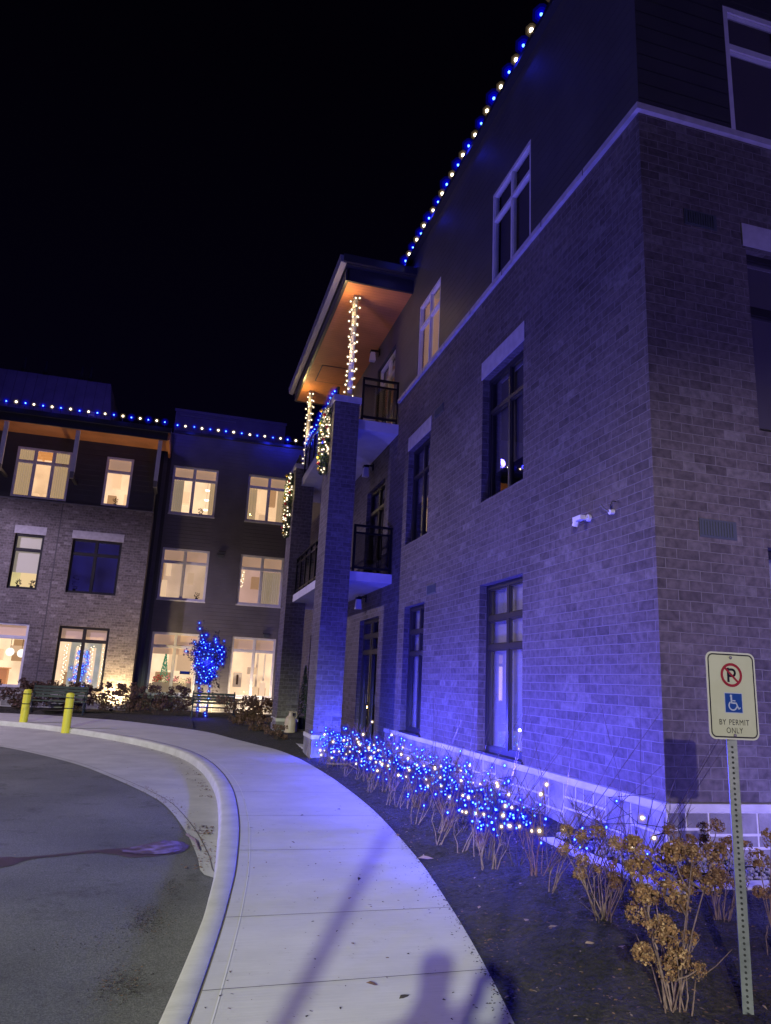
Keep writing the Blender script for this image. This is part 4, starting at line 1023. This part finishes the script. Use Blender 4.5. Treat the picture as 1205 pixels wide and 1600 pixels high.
def hydrangea(name, lab, c, stems, heads, hm, sm, group, hs=.085, npet=150, loose=0):
    t = thing(name, lab, 'shrub', (c[0], c[1], c[2]-.03), group)
    mb = MB(); hb = []
    mains = []
    for (dx, dy, z) in heads:
        b = Vector(c)+Vector((U(-.03, .03), U(-.03, .03), -.05)); e = Vector(c)+Vector((dx, dy, z))
        if len(mains) > (8 if npet > 100 else 11):     # side branches leave the nearest main stem
            cand_ = [m_.lerp(n_, t_) for m_, n_ in mains for t_ in (.45, .6, .75) if m_.lerp(n_, t_).z < e.z-.04]
            if cand_: b = min(cand_, key=lambda q: (q-e).length)
        else: mains.append((b, e))
        mid = b.lerp(e, .5)+Vector((U(-.02, .02), U(-.02, .02), .0))
        mb.tube([b, b.lerp(mid, .5)+Vector((U(-.01, .01), U(-.01, .01), 0)), mid, e], [.0052, .0046, .0038, .0026], sm, 5, False)
        hb.append(e)
    for i in range(stems//2):
        tp = []; shrub_twigs(mb, (c[0]+U(-.05, .05), c[1]+U(-.05, .05), c[2]), U(.2, .5), .28, 1, sm, tp, .004, 2)
    mb.build('stems', t, recalc=False)
    for e in hb:
        mh = MB(); s = hs*U(.7, 1.15)
        ax = Vector((U(-.4, .4), U(-.4, .4), 1)).normalized(); fl = U(.75, 1.1)
        tone = random.random()
        for k in range(npet):
            k_ = min(.999, max(0, random.random()*.75+tone*.25))
            if npet > 100 and v_skip(e, k): continue
            v = Vector((U(-1, 1), U(-1, 1), U(-.7, 1))); v = v.normalized()*s*U(.6, 1.02)
            v.z *= fl
            nn = (v.normalized()+Vector((U(-.9, .9), U(-.9, .9), U(-.9, .9)))).normalized()
            if mn.noise((e+v)*26) < -.12 and npet > 100: continue
            mh.leaf(e+v, s*(.26 if npet > 100 else .5)*U(.6, 1.35), (hm if npet < 100 else (hm, hm, hm, M_head2, M_head3)[min(4, int(k_*5))]), nn, .8)
        mh.build('flower_head', t, recalc=False)
    return t
def heads(n, rx, ry, z0, z1, cone=1.0):
    out = []
    for i in range(n):
        for _ in range(30):
            z = U(z0, z1); f = .45+.55*((z-z0)/(z1-z0))**.6 if cone else 1
            a = U(0, 2*PI); r_ = math.sqrt(random.random())*f; p = (math.cos(a)*r_*rx, math.sin(a)*r_*ry, z)
            if all((Vector(p)-Vector(q)).length > .105 for q in out): out.append(p); break
    return out
random.seed(21)
G1 = 'dried hydrangeas at the corner'
hydrangea('hydrangea', 'large dried golden brown hydrangea with pale stems left of the sign post', (2.50, 3.44, .03), 14, heads(34, .27, .24, .16, .74), M_head, M_stem, G1, .058, 420)
hydrangea('hydrangea', 'smaller open dried hydrangea with few brown heads left of the brick corner', (2.83, 4.60, .06), 16, heads(13, .34, .26, .22, .56), M_head, M_stem, G1, .056, 380)
hydrangea('hydrangea', 'dried hydrangea with brown heads behind the sign post by the stone base', (3.62, 4.45, .05), 10, heads(17, .40, .26, .25, .58), M_head, M_stem, G1, .056, 360)
hydrangea('hydrangea', 'dried hydrangea partly cut by the right edge beyond the sign post', (3.55, 3.85, .04), 8, heads(8, .28, .22, .3, .66), M_head, M_stem, G1, .056, 340)
random.seed(5)
G2 = 'dark shrubs by the far walk'
FS = [((-6.4, 27.0, .06), 'dark dry shrub at the left edge beside the first bench'), ((-5.0, 26.8, .06), 'low dark shrub left of the first bench, under the bright window'), ((-4.6, 27.5, .06), 'dark dry shrub behind the left end of the first bench'),
      ((-2.3, 26.9, .06), 'dark shrub silhouetted against the glowing uplit wall'), ((-1.5, 26.3, .06), 'dark dried hydrangea just right of the wall uplight'), ((-.6, 26.2, .06), 'dark dried hydrangea below the window with flowers'),
      ((.1, 26.6, .06), 'dark dried hydrangea left of the blue lit tree'), ((1.95, 22.2, .06), 'dark shrub right of the second bench near the walk'), ((2.45, 23.6, .06), 'dark shrub under the cream lit window'),
      ((2.2, 20.4, .05), 'low reddish shrub left of the far pillar'), ((2.45, 18.3, .03), 'low straggly reddish plant beside the patio'), ((-3.2, 26.6, .06), 'low dark shrub in front of the first bench end')]
for i, (c, lab) in enumerate(FS):
    small = c[1] < 21
    hydrangea('hydrangea' if not small else 'low_shrub', lab, c, 10, heads(34 if not small else 20, .75 if not small else .4, .4, .15 if not small else .05, (.95 if c[0] < 1.5 else .8) if not small else .34), M_headd, M_twigd, G2, .12 if not small else .075, 60)
# blue lit tree
random.seed(9)
TX = -.2
t = thing('lit_tree', 'small bare tree wrapped in blue lights in front of the far lit windows', 'tree', (0.84, 25.7, 0))
mb = MB(); tips = []
for sx_ in (-.12, .16):
    base = Vector((0.84+sx_, 25.7, -.05)); top = Vector((0.82+sx_*1.3, 25.7, 1.35)); mb.tube([base, base.lerp(top, .5)+Vector((.03, 0, 0)), top], [.04, .034, .03], M_twigd, 7)
mb.build('trunk', t)
mb = MB(); pts = []
def crown(z):  # half width and centre by height
    if z < 1.2: return .1, .82
    if z < 2.35: return .18+.40*math.sin((z-1.2)/1.15*PI*.62), 0.82+.12*(z-1.2)
    return max(.05, .40*(3.15-z)/.8), .66
for i in range(260):
    z = U(1.2, 2.5); hw, cx = crown(z); a = U(0, 2*PI); q = math.sqrt(random.random())
    p = Vector((cx+math.cos(a)*hw*q, 25.7+math.sin(a)*hw*q, z+U(0, .1)))
    s = Vector((0.82, 25.7, max(1.2, z-.5))); mb.tube([s, s.lerp(p, .6)+Vector((0, 0, .05)), p], [.010, .006, .003], M_twigd, 3, False)
    pts.append(p)
for ex, ez in ((.55, 3.18), (.66, 2.95), (1.10, 2.86), (1.26, 2.6), (.2, 2.2), (.6, 2.7)):
    p = Vector((ex, 25.7, ez)); s = Vector((0.82, 25.7, 1.7)); mb.tube([s, s.lerp(p, .5)+Vector((.03, 0, 0)), p], [.016, .010, .004], M_twigd, 4, False)
    for k in range(1, 9): pts.append(s.lerp(p, .35+.65*k/8)+Vector((U(-.05, .05), U(-.05, .05), 0)))
M_leafd = noisy('dark_dry_leaf', (.05, .05, .08), (.12, .11, .16), 9, .8, 0)
for i in range(3800):
    p = random.choice(pts)+Vector((U(-.12, .12), U(-.12, .12), U(-.12, .12))); mb.leaf(p, U(.05, .09), M_leafd)
for i in range(40): mb.leaf((1.25+U(-.13, .13), 25.7+U(-.1, .1), U(.75, 1.35)), U(.07, .12), M_twigd)
mb.build('crown', t, recalc=False)
low = [p for p in pts if p.z < 1.95]; hi = [p for p in pts if p.z >= 1.95]
for (pp, lab, n_) in ((low, 'blue lights wound through the lower crown and the two stems of the small tree', 84), (hi, 'blue lights wound through the pointed upper crown of the small tree', 96)):
    s = thing('tree_string_lights', lab, 'string lights', (.84, 25.7, 0), 'blue strings on the small tree')
    mb = MB(); seq = sorted(pp[:50], key=lambda p: p.z); mb.tube(seq, .004, M_wire, 3, False); mb.build('wire', s, recalc=False)
    for i in range(n_):
        p = random.choice(pp)+Vector((U(-.06, .06), -.12*random.random(), U(-.06, .06))); add_bulb(bm_, p, s, U(1.6, 2.5))
    if pp is low:
        for i in range(14): add_bulb(bm_, (.84+random.choice((-.12, .17))+U(-.04, .04), 25.62, .15+i*.08), s, 1.8)

# ------------------------------------------------------------------ benches
M_bench = mat('dark_green_bench_metal', (.02, .028, .03), .4, .3)
def bench(x0, x1, y, lab):
    t = thing('bench', lab, 'bench', ((x0+x1)/2, y, 0), 'slatted benches by the far beds')
    mb = MB()
    for i in range(5): mb.box(x0+.05, x1-.05, y-.22+i*.10, y-.14+i*.10, .43, .455, M_bench)
    mb.build('seat', t); mb = MB()
    for i in range(4): mb.hexa([(x0+.05, y+.27+i*.02, .54+i*.095), (x1-.05, y+.27+i*.02, .54+i*.095), (x1-.05, y+.295+i*.02, .54+i*.095), (x0+.05, y+.295+i*.02, .54+i*.095), (x0+.05, y+.285+i*.02, .61+i*.095), (x1-.05, y+.285+i*.02, .61+i*.095), (x1-.05, y+.31+i*.02, .61+i*.095), (x0+.05, y+.31+i*.02, .61+i*.095)], M_bench)
    mb.build('backrest', t)
    for x in (x0+.08, x1-.08):
        mb = MB(); mb.tube([(x, y-.24, -.02), (x, y-.2, .25), (x, y-.2, .43), (x, y+.22, .43), (x, y+.27, .5), (x, y+.38, .95)], .022, M_bench, 6)
        mb.tube([(x, y+.2, .43), (x, y+.24, .2), (x, y+.3, -.02)], .022, M_bench, 6)
        mb.build('leg_frame', t)
        mb = MB(); mb.tube([(x, y-.2, .43), (x, y-.24, .6), (x, y-.16, .68), (x, y+.30, .68)], .02, M_bench, 6); mb.build('armrest', t)
bench(-4.5, -2.75, 25.75, 'dark slatted bench behind the two yellow bollards')
bench(.45, 1.95, 25.0, 'dark slatted bench under the blue lit tree')
# ------------------------------------------------------------------ uplights, jug, lantern
for (x, y, lab) in ((-2.15, 27.62, 'small ground uplight washing the brick pier with warm light'), (1.1, 28.55, 'small ground uplight behind the second bench'), (2.9, 28.45, 'small ground uplight under the cream lit window')):
    t = thing('ground_uplight', lab, 'uplight', (x, y, .05), 'ground uplights at the far wall')
    mb = MB(); mb.lathe((x, y, .03), [(.05, 0), (.07, .08), (.075, .13), (.06, .13), (.055, .11)], M_black, 12); mb.build('housing', t)
    mb = MB(); mb.lathe((x, y, .03), [(.055, .112), (.0, .114)], emis('uplight_lens', (1, .8, .5), 2.5), 12); mb.build('lens', t)
M_jug = noisy('beige_ceramic', (.42, .33, .22), (.5, .40, .28), 5, .5, 0)
t = thing('watering_jug', 'beige jug with curved handle standing on the patio by the far pillar', 'jug', (3.12, 20.1, .055))
mb = MB(); jx, jy = 3.02, 20.1
mb.lathe((jx, jy, .055), [(.0, 0), (.15, 0), (.155, .05), (.15, .34), (.12, .42), (.055, .47), (.05, .56), (.065, .58)], M_jug, 20); mb.build('body', t, smooth=True)
mb = MB(); mb.tube([(jx+.05, jy, .6), (jx+.15, jy, .62), (jx+.17, jy, .52), (jx+.13, jy, .44)], .014, M_jug, 8); mb.build('handle', t, smooth=True)
t = thing('candle_lantern', 'small glowing candle lantern on the patio behind the jug', 'lantern', (3.3, 22.0, .055))
mb = MB()
for dx in (-.07, .07):
    for dy in (-.07, .07): mb.box(3.3+dx-.008, 3.3+dx+.008, 22+dy-.008, 22+dy+.008, .60, .86, M_black)
mb.box(3.21, 3.39, 21.91, 22.09, .055, .60, M_bench); mb.box(3.22, 3.38, 21.92, 22.08, .86, .89, M_black); mb.build('frame', t)
mb = MB(); mb.ball((3.3, 22, .72), .035, emis('flame', (1, .62, .2), 9), 8, 1.8); mb.build('flame', t)
# dark conical evergreen behind the patio
t = thing('potted_evergreen', 'narrow dark evergreen in a pot on the patio between the pillars', 'potted plant', (3.55, 22.0, .055))
mb = MB(); mb.lathe((3.6, 21.7, .055), [(.0, 0), (.13, 0), (.18, .34), (.16, .34), (.0, .3)], M_black, 16); mb.build('pot', t)
mb = MB()
for i in range(900):
    z = U(0, 1); rr = .2*(1-z)**.8*math.sqrt(random.random()); a = U(0, 6.28); mb.leaf((3.6+rr*math.cos(a), 21.7+rr*math.sin(a), .38+z*1.5), U(.05, .1), M_pine, asp=.3)
mb.build('foliage', t, recalc=False)

# ------------------------------------------------------------------ things seen in the lit rooms
M_disc = emis('ceiling_light', (1, .88, .62), 4)
def ceil_light(x, y, z, lab, rr=.13):
    t = thing('ceiling_light', lab, 'ceiling light', (x, y, z), 'ceiling lights in lit rooms')
    mb = MB(); mb.lathe((x, y, z-.05), [(.0, 0), (rr, .0), (rr, .05)], M_disc, 14); mb.build('diffuser', t)
    mb = MB(); mb.lathe((x, y, z-.04), [(rr+.002, 0), (rr+.03, .0), (rr+.03, .04)], M_white, 14); mb.build('rim', t)
ceil_light(-3.15, 29.3, 9.60, 'round ceiling light, nearer one in the narrow top floor window'); ceil_light(-3.0, 29.9, 9.60, 'round ceiling light, deeper one in the narrow top floor window')
ceil_light(-5.5, 29.2, 6.38, 'round ceiling light in the small brick bay window'); ceil_light(-.2, 30.2, 6.5, 'round ceiling light in the middle floor window over the tree', .12)
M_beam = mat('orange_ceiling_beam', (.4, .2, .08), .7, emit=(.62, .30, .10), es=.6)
for (u0, u1, rm) in ((-6.9, -4.5, w3a), (-3.8, -2.3, w3b)):
    mb = MB()
    for k in range(5): mb.box(u0, u1, BW+.3+k*.42, BW+.36+k*.42, 9.52, 9.62, M_beam)
    x = u0+.2
    while x < u1: mb.box(x, x+.06, BW+.2, BW+2.3, 9.53, 9.62, M_beam); x += .5
    mb.build('ceiling_beams', rm)
for i in range(3):
    t = thing('pendant_lamp', 'small glowing pendant lamp, number %s from the top at the left end top floor window' % ('first', 'second', 'third')[i], 'pendant lamp', (.33, 30.3, 9.0-.42*i), 'pendant lamps in the top floor window')
    t['label'] = ('top', 'middle', 'lowest')[i]+' of three glowing pendant lamps in the window above the tree'
    mb = MB(); mb.lathe((.33, 30.3, 9.0-.42*i), [(.0, -.04), (.08, -.02), (.10, .02), (.0, .05)], M_disc, 12); mb.build('shade', t)
    mb = MB(); mb.tube([(.33, 30.3, 9.05-.42*i), (.33, 30.3, 9.9)], .006, M_black, 4); mb.build('cord', t)
# globe lamps in the bright left window
for i, x in enumerate((-6.05, -5.66)):
    t = thing('globe_lamp', ('left' if i == 0 else 'right')+' of two round glowing globe lamps in the bright ground floor window', 'lamp', (x, 29.6, 1.9), 'globe lamps')
    mb = MB(); mb.ball((x, 29.6, 1.95-.03*i), .15, emis('globe_glow', (1, .93, .8), 1.5), 16); mb.build('globe', t, smooth=True)
    mb = MB(); mb.tube([(x, 29.6, 2.1), (x, 29.6, 3.1)], .01, M_black, 5); mb.build('rod', t)
t = thing('reception_desk', 'brown wooden desk below the globe lamps in the bright window', 'desk', (-6.3, 29.4, .6))
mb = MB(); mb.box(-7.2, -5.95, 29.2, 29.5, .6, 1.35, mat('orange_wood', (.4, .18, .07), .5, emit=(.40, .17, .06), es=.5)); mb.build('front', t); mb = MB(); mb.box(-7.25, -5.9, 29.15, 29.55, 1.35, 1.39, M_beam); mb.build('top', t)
# teal shelves with garland lights in the dark framed window
t = thing('display_shelf', 'teal display cabinet in the dark framed ground floor window', 'cabinet', (-3.45, 29.3, .6))
mb = MB()
for x0, x1 in ((-3.95, -3.78), (-3.52, -3.32), (-3.06, -2.88)): mb.box(x0, x1, 29.2, 29.4, .6, 2.25, RM['teal'])
mb.box(-3.95, -2.88, 29.2, 29.4, 2.25, 2.42, RM['teal']); mb.box(-3.7, -3.1, 29.2, 29.4, 2.42, 2.6, RM['teal']); mb.build('frame', t)
for gi, x in enumerate((-4.08, -3.65, -3.19, -2.76)):
    mb = MB(); pp = [(x+.05*math.sin(k*2.2), 29.1, .8+k*.052) for k in range(30)]; mb.tube(pp, .004, M_wire, 3)
    o = tag(mb.build('window_string_lights'), ('first', 'second', 'third', 'fourth')[gi]+' from the left of the warm light strands hanging in the dark framed window', 'string lights', 'warm strands in the window')
    for p in pp: add_bulb(wm_, p, o, 1.15)
o = thing('tree_reflection_lights', 'slim tree of blue lights seen in the dark framed ground floor window', 'tree reflection', (-3.5, 28.9, .6))  # mirror image of a lit tree, built as bulbs inside the room
mb = MB(); mb.tube([(-3.5, 28.9, .5), (-3.5, 28.9, 2.0)], .03, M_twigd, 5); mb.build('trunk', o)
for i in range(70):
    z = U(.8, 2.1); hw = .15+.42*(2.2-z)/1.4*random.random(); add_bulb(bm_, (-3.45+U(-1, 1)*hw, 28.85+U(-.1, .1), z), o, 1.9)
# planter with flowers
t = thing('flower_planter', 'long grey planter of red, pink and white flowers in the bright window behind the tree', 'planter', (-.2, 29.9, .6))
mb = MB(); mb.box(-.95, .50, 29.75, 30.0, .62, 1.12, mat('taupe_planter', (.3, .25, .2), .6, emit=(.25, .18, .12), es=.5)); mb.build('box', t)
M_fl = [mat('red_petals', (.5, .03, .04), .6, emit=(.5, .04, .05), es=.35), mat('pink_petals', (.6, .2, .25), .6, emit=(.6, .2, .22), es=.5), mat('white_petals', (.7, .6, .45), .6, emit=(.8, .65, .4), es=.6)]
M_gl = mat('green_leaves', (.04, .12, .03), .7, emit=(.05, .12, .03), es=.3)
for k in range(9):
    mb = MB(); cx = -.85+k*.155; cz = 1.22+U(-.04, .08)
    for i in range(60): mb.leaf((cx+U(-.1, .1), 29.8+U(-.1, .1), cz+U(-.1, .1)), U(.05, .09), M_fl[(0, 0, 2, 1, 1, 1, 2, 2, 1)[k]] if random.random() < .65 else M_gl)
    mb.build('flowers', t, recalc=False)
t = thing('christmas_tree', 'small green lit tree inside the bright flower window', 'tree', (-.62, 30.6, .6))
mb = MB()
for i in range(700):
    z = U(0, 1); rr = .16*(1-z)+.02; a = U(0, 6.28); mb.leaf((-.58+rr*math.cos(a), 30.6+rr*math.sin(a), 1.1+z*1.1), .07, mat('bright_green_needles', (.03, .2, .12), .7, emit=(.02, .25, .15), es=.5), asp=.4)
mb.build('foliage', t, recalc=False)
t = thing('pane', 'glowing stand-in for a dark blue reflecting screen inside the bright flower window', 'pane', (.1, 31.0, 1.4))  # glowing panel imitates a small dark blue window with a reflection
mb = MB(); mb.box(.02, .42, 31.0, 31.04, 1.45, 1.95, M_blk); mb.build('pane_rim', t); mb = MB(); mb.box(.05, .39, 30.985, 30.998, 1.48, 1.92, emis('pane_reflection', (.015, .03, .25), .7)); mb.build('display', t)
t = thing('framed_picture', 'small framed picture with a dark figure in the cream lit window', 'picture', (2.3, 30.3, 1.5))
mb = MB(); mb.box(2.12, 2.46, 30.42, 30.45, 1.05, 1.62, M_white); mb.build('mount', t)
mb = MB(); mb.box(2.25, 2.33, 30.405, 30.418, 1.15, 1.5, mat('picture_figure', (.05, .03, .03), .8)); mb.ball((2.29, 30.40, 1.5), .04, mat('picture_figure'), 8, .9); mb.build('figure', t)
# small plants on sills
def sillplant(x, y, z, lab, h_=.2):
    t = thing('sill_plant', lab, 'plant', (x, y, z), 'plants on the far window sills')
    mb = MB(); mb.lathe((x, y, z), [(.0, 0), (.05, 0), (.06, .09), (.0, .09)], M_black, 10); mb.build('pot', t); mb = MB()
    for i in range(50): mb.leaf((x+U(-.1, .1), y+U(-.04, .04), z+.1+U(0, h_)), U(.04, .08), M_twigd)
    mb.build('leaves', t, recalc=False)
sillplant(-5.95, 28.62, 4.22, 'dark potted plant left on the sill of the narrow lit bay window'); sillplant(-5.5, 28.62, 4.22, 'dark potted plant right on the sill of the narrow lit bay window')
sillplant(-4.05, 28.6, 4.22, 'leafy dark plant in the corner of the unlit blue window', .5); sillplant(.15, 29.75, 7.78, 'small dark plant on the sill beneath the pendant lamps')
sillplant(.35, 29.75, 4.34, 'small dark plant on the middle window sill over the tree'); sillplant(-3.05, 28.6, 7.58, 'low dark plant on the sill of the narrow top window')
# string of lights seen in upper windows
for (pts, lab) in (([(2.25+.14*math.sin(k*1.9)*(1-k/12), 30.2, 7.8+k*.07) for k in range(12)], 'small tree-shaped cluster of warm lights in the top right window'),
                   ([(2.05+.06*math.sin(k*2.4), 29.75, 5.02+k*.055) for k in range(12)], 'short hanging strand of warm lights in the middle right window')):
    mb = MB(); mb.tube(pts, .004, M_wire, 3); o = tag(mb.build('window_string_lights'), lab, 'string lights')
    for p in pts: add_bulb(wm_, p, o, 1.2)

# ------------------------------------------------------------------ litter, leaves, debris
random.seed(33)
M_lf = noisy('brown_leaf', (.09, .045, .025), (.22, .13, .07), 15, .85, 0); M_lfp = noisy('pale_leaf', (.26, .18, .13), (.36, .27, .2), 15, .85, 0); M_bit = mat('dark_bit', (.03, .025, .02), .9)
def flatleaf(mb, x, y, z, s, m):
    a = U(0, 6.28); t = Vector((math.cos(a), math.sin(a), U(-.2, .2))); b = Vector((-math.sin(a), math.cos(a), U(-.3, .3)))
    c = Vector((x, y, z+s*.12)); pts = []
    for k, (u, v) in enumerate(((-.5, 0), (-.2, .28), (.1, .2), (.5, .05), (.15, -.25), (-.25, -.22))): pts.append(c+t*u*s+b*v*s*U(.6, 1.1)+Vector((0, 0, abs(v)*s*.3)))
    mb.face(pts, m)
mb = MB()
for i in range(620):   # in the gutter along the kerb
    j = random.choice([k for k, p in enumerate(OK_) if 6.8 < p.y < 13.5]) if i % 3 else random.choice([k for k, p in enumerate(OK_) if 8 < p.y < 10.5])
    p = OK_[j]; d = abs(random.gauss(0, .2))*U(.2, 1)
    if mn.noise(Vector((p.x*5, p.y*2.2, 7))) < -.05: continue
    flatleaf(mb, p.x-.07-d, p.y+U(-.1, .1), ROAD+.01, U(.012, .05), random.choice((M_lf, M_lf, M_bit)))
for i in range(420):
    j = random.choice([k for k, p in enumerate(AS) if 7 < p.y < 12]); p = AS[j]; flatleaf(mb, p.x+random.gauss(.08, .07), p.y+U(-.1, .1), ROAD+.012, U(.01, .035), M_lf)
for i in range(50):
    j = random.choice([k for k, p in enumerate(OK_) if 13 < p.y < 20]); p = OK_[j]; flatleaf(mb, p.x-.1-abs(random.gauss(0, .1)), p.y-.1, ROAD+.01, U(.02, .05), M_bit)
for (cx, cy, rx, ry, n_) in ((-.02, 5.55, .16, .38, 900), (-.12, 4.5, .14, .25, 500), (.12, 6.3, .10, .4, 350), (-.35, 5.2, .25, .4, 160)):
    for i in range(n_): flatleaf(mb, cx+random.gauss(0, rx*.5), cy+random.gauss(0, ry*.5), ROAD+.006, U(.006, .018), M_bit if random.random() < .8 else M_lf)
tag(mb.build('leaf_litter', recalc=False), 'brown leaf litter gathered in the concrete gutter along the kerb', 'leaves', kind='stuff')
mb = MB()
for i in range(260):
    y = random.choice((U(3.5, 6.5), U(3.5, 9), U(5, 20))); x = U(xat(ja, y), xat(WR, y)) if y < 16 else U(0, 2); flatleaf(mb, x, y, .004, U(.006, .024) if random.random() < .93 else U(.04, .07), random.choice((M_bit, M_bit, M_lf)))
for i in range(480):
    y = 3.5+9*random.random()**1.3; flatleaf(mb, xat(WR, y)-abs(random.gauss(0, .045)), y, .004, U(.006, .022), M_bit)
for i in range(60): flatleaf(mb, xat(WR, 5.7)-abs(random.gauss(0, .22))+.05, 5.9+random.gauss(0, .25), .004, U(.008, .02), M_bit)
for i in range(90): flatleaf(mb, U(-4, .2), U(3.6, 14), ROAD+.004, U(.008, .03), M_bit if random.random() < .8 else M_lfp)
tag(mb.build('debris', recalc=False), 'scattered twig bits and crumbs over the sidewalk and drive', 'debris', kind='stuff')
mb = MB()
for i in range(420):
    y = U(2.2, 17); x0 = xat(WR, y); e = U(.03, 1.6); x = x0+e
    flatleaf(mb, x, y, bedz(x, y, e)+.008, U(.012, .04), random.choice((M_lf, M_lf, M_bit, M_lfp)))
M_chip = noisy('mulch_chip', (.02, .014, .012), (.075, .055, .045), 18, .9, 0)
for i in range(9000):
    y = 2.4+11*random.random()**1.6; x0 = xat(WR, y); e = U(-.03, 1.9); x = x0+e
    flatleaf(mb, x, y, (bedz(x, y, e)+.004 if e > .01 else .004), U(.008, .032), random.choice((M_bit, M_chip, M_chip, M_chip, M_lf)) if i % 40 else M_lfp)
for (x, y, s) in ((2.28, 6.55, .14), (2.35, 4.72, .07), (2.42, 4.5, .06), (2.2, 5.15, .05), (2.62, 4.05, .08), (2.5, 4.2, .06)): flatleaf(mb, x, y, bedz(x, y, x-xat(WR, y))+.02, s, M_lfp)
tag(mb.build('mulch_litter', recalc=False), 'dead leaves and wood chips strewn over the dark planting bed', 'leaves', kind='stuff')
mb = MB(); mb.tube([(.25, 8.2, ROAD+.02), (.33, 7.9, ROAD+.025), (.36, 7.5, ROAD+.02)], [.01, .012, .006], M_stem, 6)
tag(mb.build('twig'), 'pale twig lying in the gutter near the wet streak', 'twig')
mb = MB(); mb.tube([(2.62, 12.9, .09), (2.95, 12.6, .12), (3.2, 12.75, .2)], [.012, .016, .01], M_stem, 6); mb.tube([(2.95, 12.6, .12), (2.98, 12.1, .1)], [.012, .008], M_stem, 6)
tag(mb.build('fallen_branch'), 'pale broken branch lying on the mulch near the first pillar', 'branch')

# ------------------------------------------------------------------ behind the camera: lamp posts, thin pole and the photographer, who cast the shadows
for (x, y, z), lab in ((L1, 'tall street lamp at the far end of the drive behind the viewer'), (L2, 'tall street lamp beside the drive behind the viewer')):
    t = thing('street_lamp', lab, 'street lamp', (x-.5, y-.9, -.13), 'street lamps')
    mb = MB(); mb.tube([(x-.5, y-.9, -.13), (x-.5, y-.9, z+.3)], [.09, .05], M_fascia, 10); mb.tube([(x-.5, y-.9, z+.25), (x, y, z+.25)], .035, M_fascia, 8); mb.build('pole', t)
    mb = MB(); mb.box(x-.2, x+.2, y-.3, y+.3, z+.2, z+.3, M_fascia); mb.build('lamp_head', t)
t = thing('flag_pole', 'thin bare metal pole standing on the drive behind the viewer', 'pole', (-1.62, -2.0, ROAD))
mb = MB(); mb.tube([(-1.62, -2.0, ROAD), (-1.62, -2.0, 3.05)], .035, M_flash, 10); mb.build('pole', t)
mb = MB(); mb.lathe((-1.62, -2.0, ROAD), [(.09, 0), (.09, .03), (.05, .06), (.0, .06)], M_flash, 12); mb.build('foot', t)

def skin(name, chains, parent, m, sub=1):
    vs = []; es = []; rs = []
    idx = {}
    for ch in chains:
        prev = None
        for (p, r_) in ch:
            key = tuple(round(q, 4) for q in p)
            if key not in idx: idx[key] = len(vs); vs.append(p); rs.append(r_)
            i = idx[key]
            if prev is not None and prev != i: es.append((prev, i))
            prev = i
    me = bpy.data.meshes.new(name); me.from_pydata(vs, es, []); me.materials.append(m)
    o = bpy.data.objects.new(name, me); COL.objects.link(o)
    sk = o.modifiers.new('skin', 'SKIN'); sk.use_smooth_shade = True
    if not me.skin_vertices: 
        bm = bmesh.new(); bm.from_mesh(me); bm.verts.layers.skin.verify(); bm.to_mesh(me); bm.free()
    for i, d in enumerate(me.skin_vertices[0].data): d.radius = (rs[i], rs[i]); d.use_root = (i == 0)
    s_ = o.modifiers.new('sub', 'SUBSURF'); s_.levels = sub; s_.render_levels = sub
    if parent: o.parent = parent; o.matrix_parent_inverse = Matrix.Translation(parent.location).inverted()
    return o
px, py = -.43, -.42
pn = tag(bpy.data.objects.new('person', None), 'person in a dark coat holding up a phone, standing behind the viewpoint', 'person'); COL.objects.link(pn); pn.location = (px, py, 0)
M_coat = noisy('dark_coat', (.03, .03, .035), (.05, .05, .055), 9, .9, .1); M_skin = mat('skin', (.5, .32, .24), .5)
pel = (px, py, .95)
body = [[(pel, .15), ((px, py, 1.15), .15), ((px, py, 1.38), .19), ((px, py+.01, 1.47), .085), ((px, py+.02, 1.55), .06), ((px, py+.03, 1.62), .085), ((px, py+.03, 1.70), .08)]]
for s_ in (-1, 1):
    body.append([(pel, .15), ((px+s_*.10, py, .86), .10), ((px+s_*.12, py+.01, .48), .065), ((px+s_*.13, py, .10), .045), ((px+s_*.14, py+.14, .045), .035)])
    hx = .0+s_*.06
    body.append([((px, py, 1.38), .19), ((px+s_*.21, py, 1.37), .085), ((px+s_*.24, py+.14, 1.14), .055), ((hx-.03+s_*.02, -.10, 1.40), .034), ((hx-.02, -.075, 1.50), .03)])
skin('body', body, pn, M_coat, 2)
t = thing('phone', 'dark phone held up in both hands at the viewpoint', 'phone', (0, -.04, 1.45))
mb = MB(); mb.box(-.05, .025, -.045, -.037, 1.43, 1.52, M_blk); mb.build('case', t)
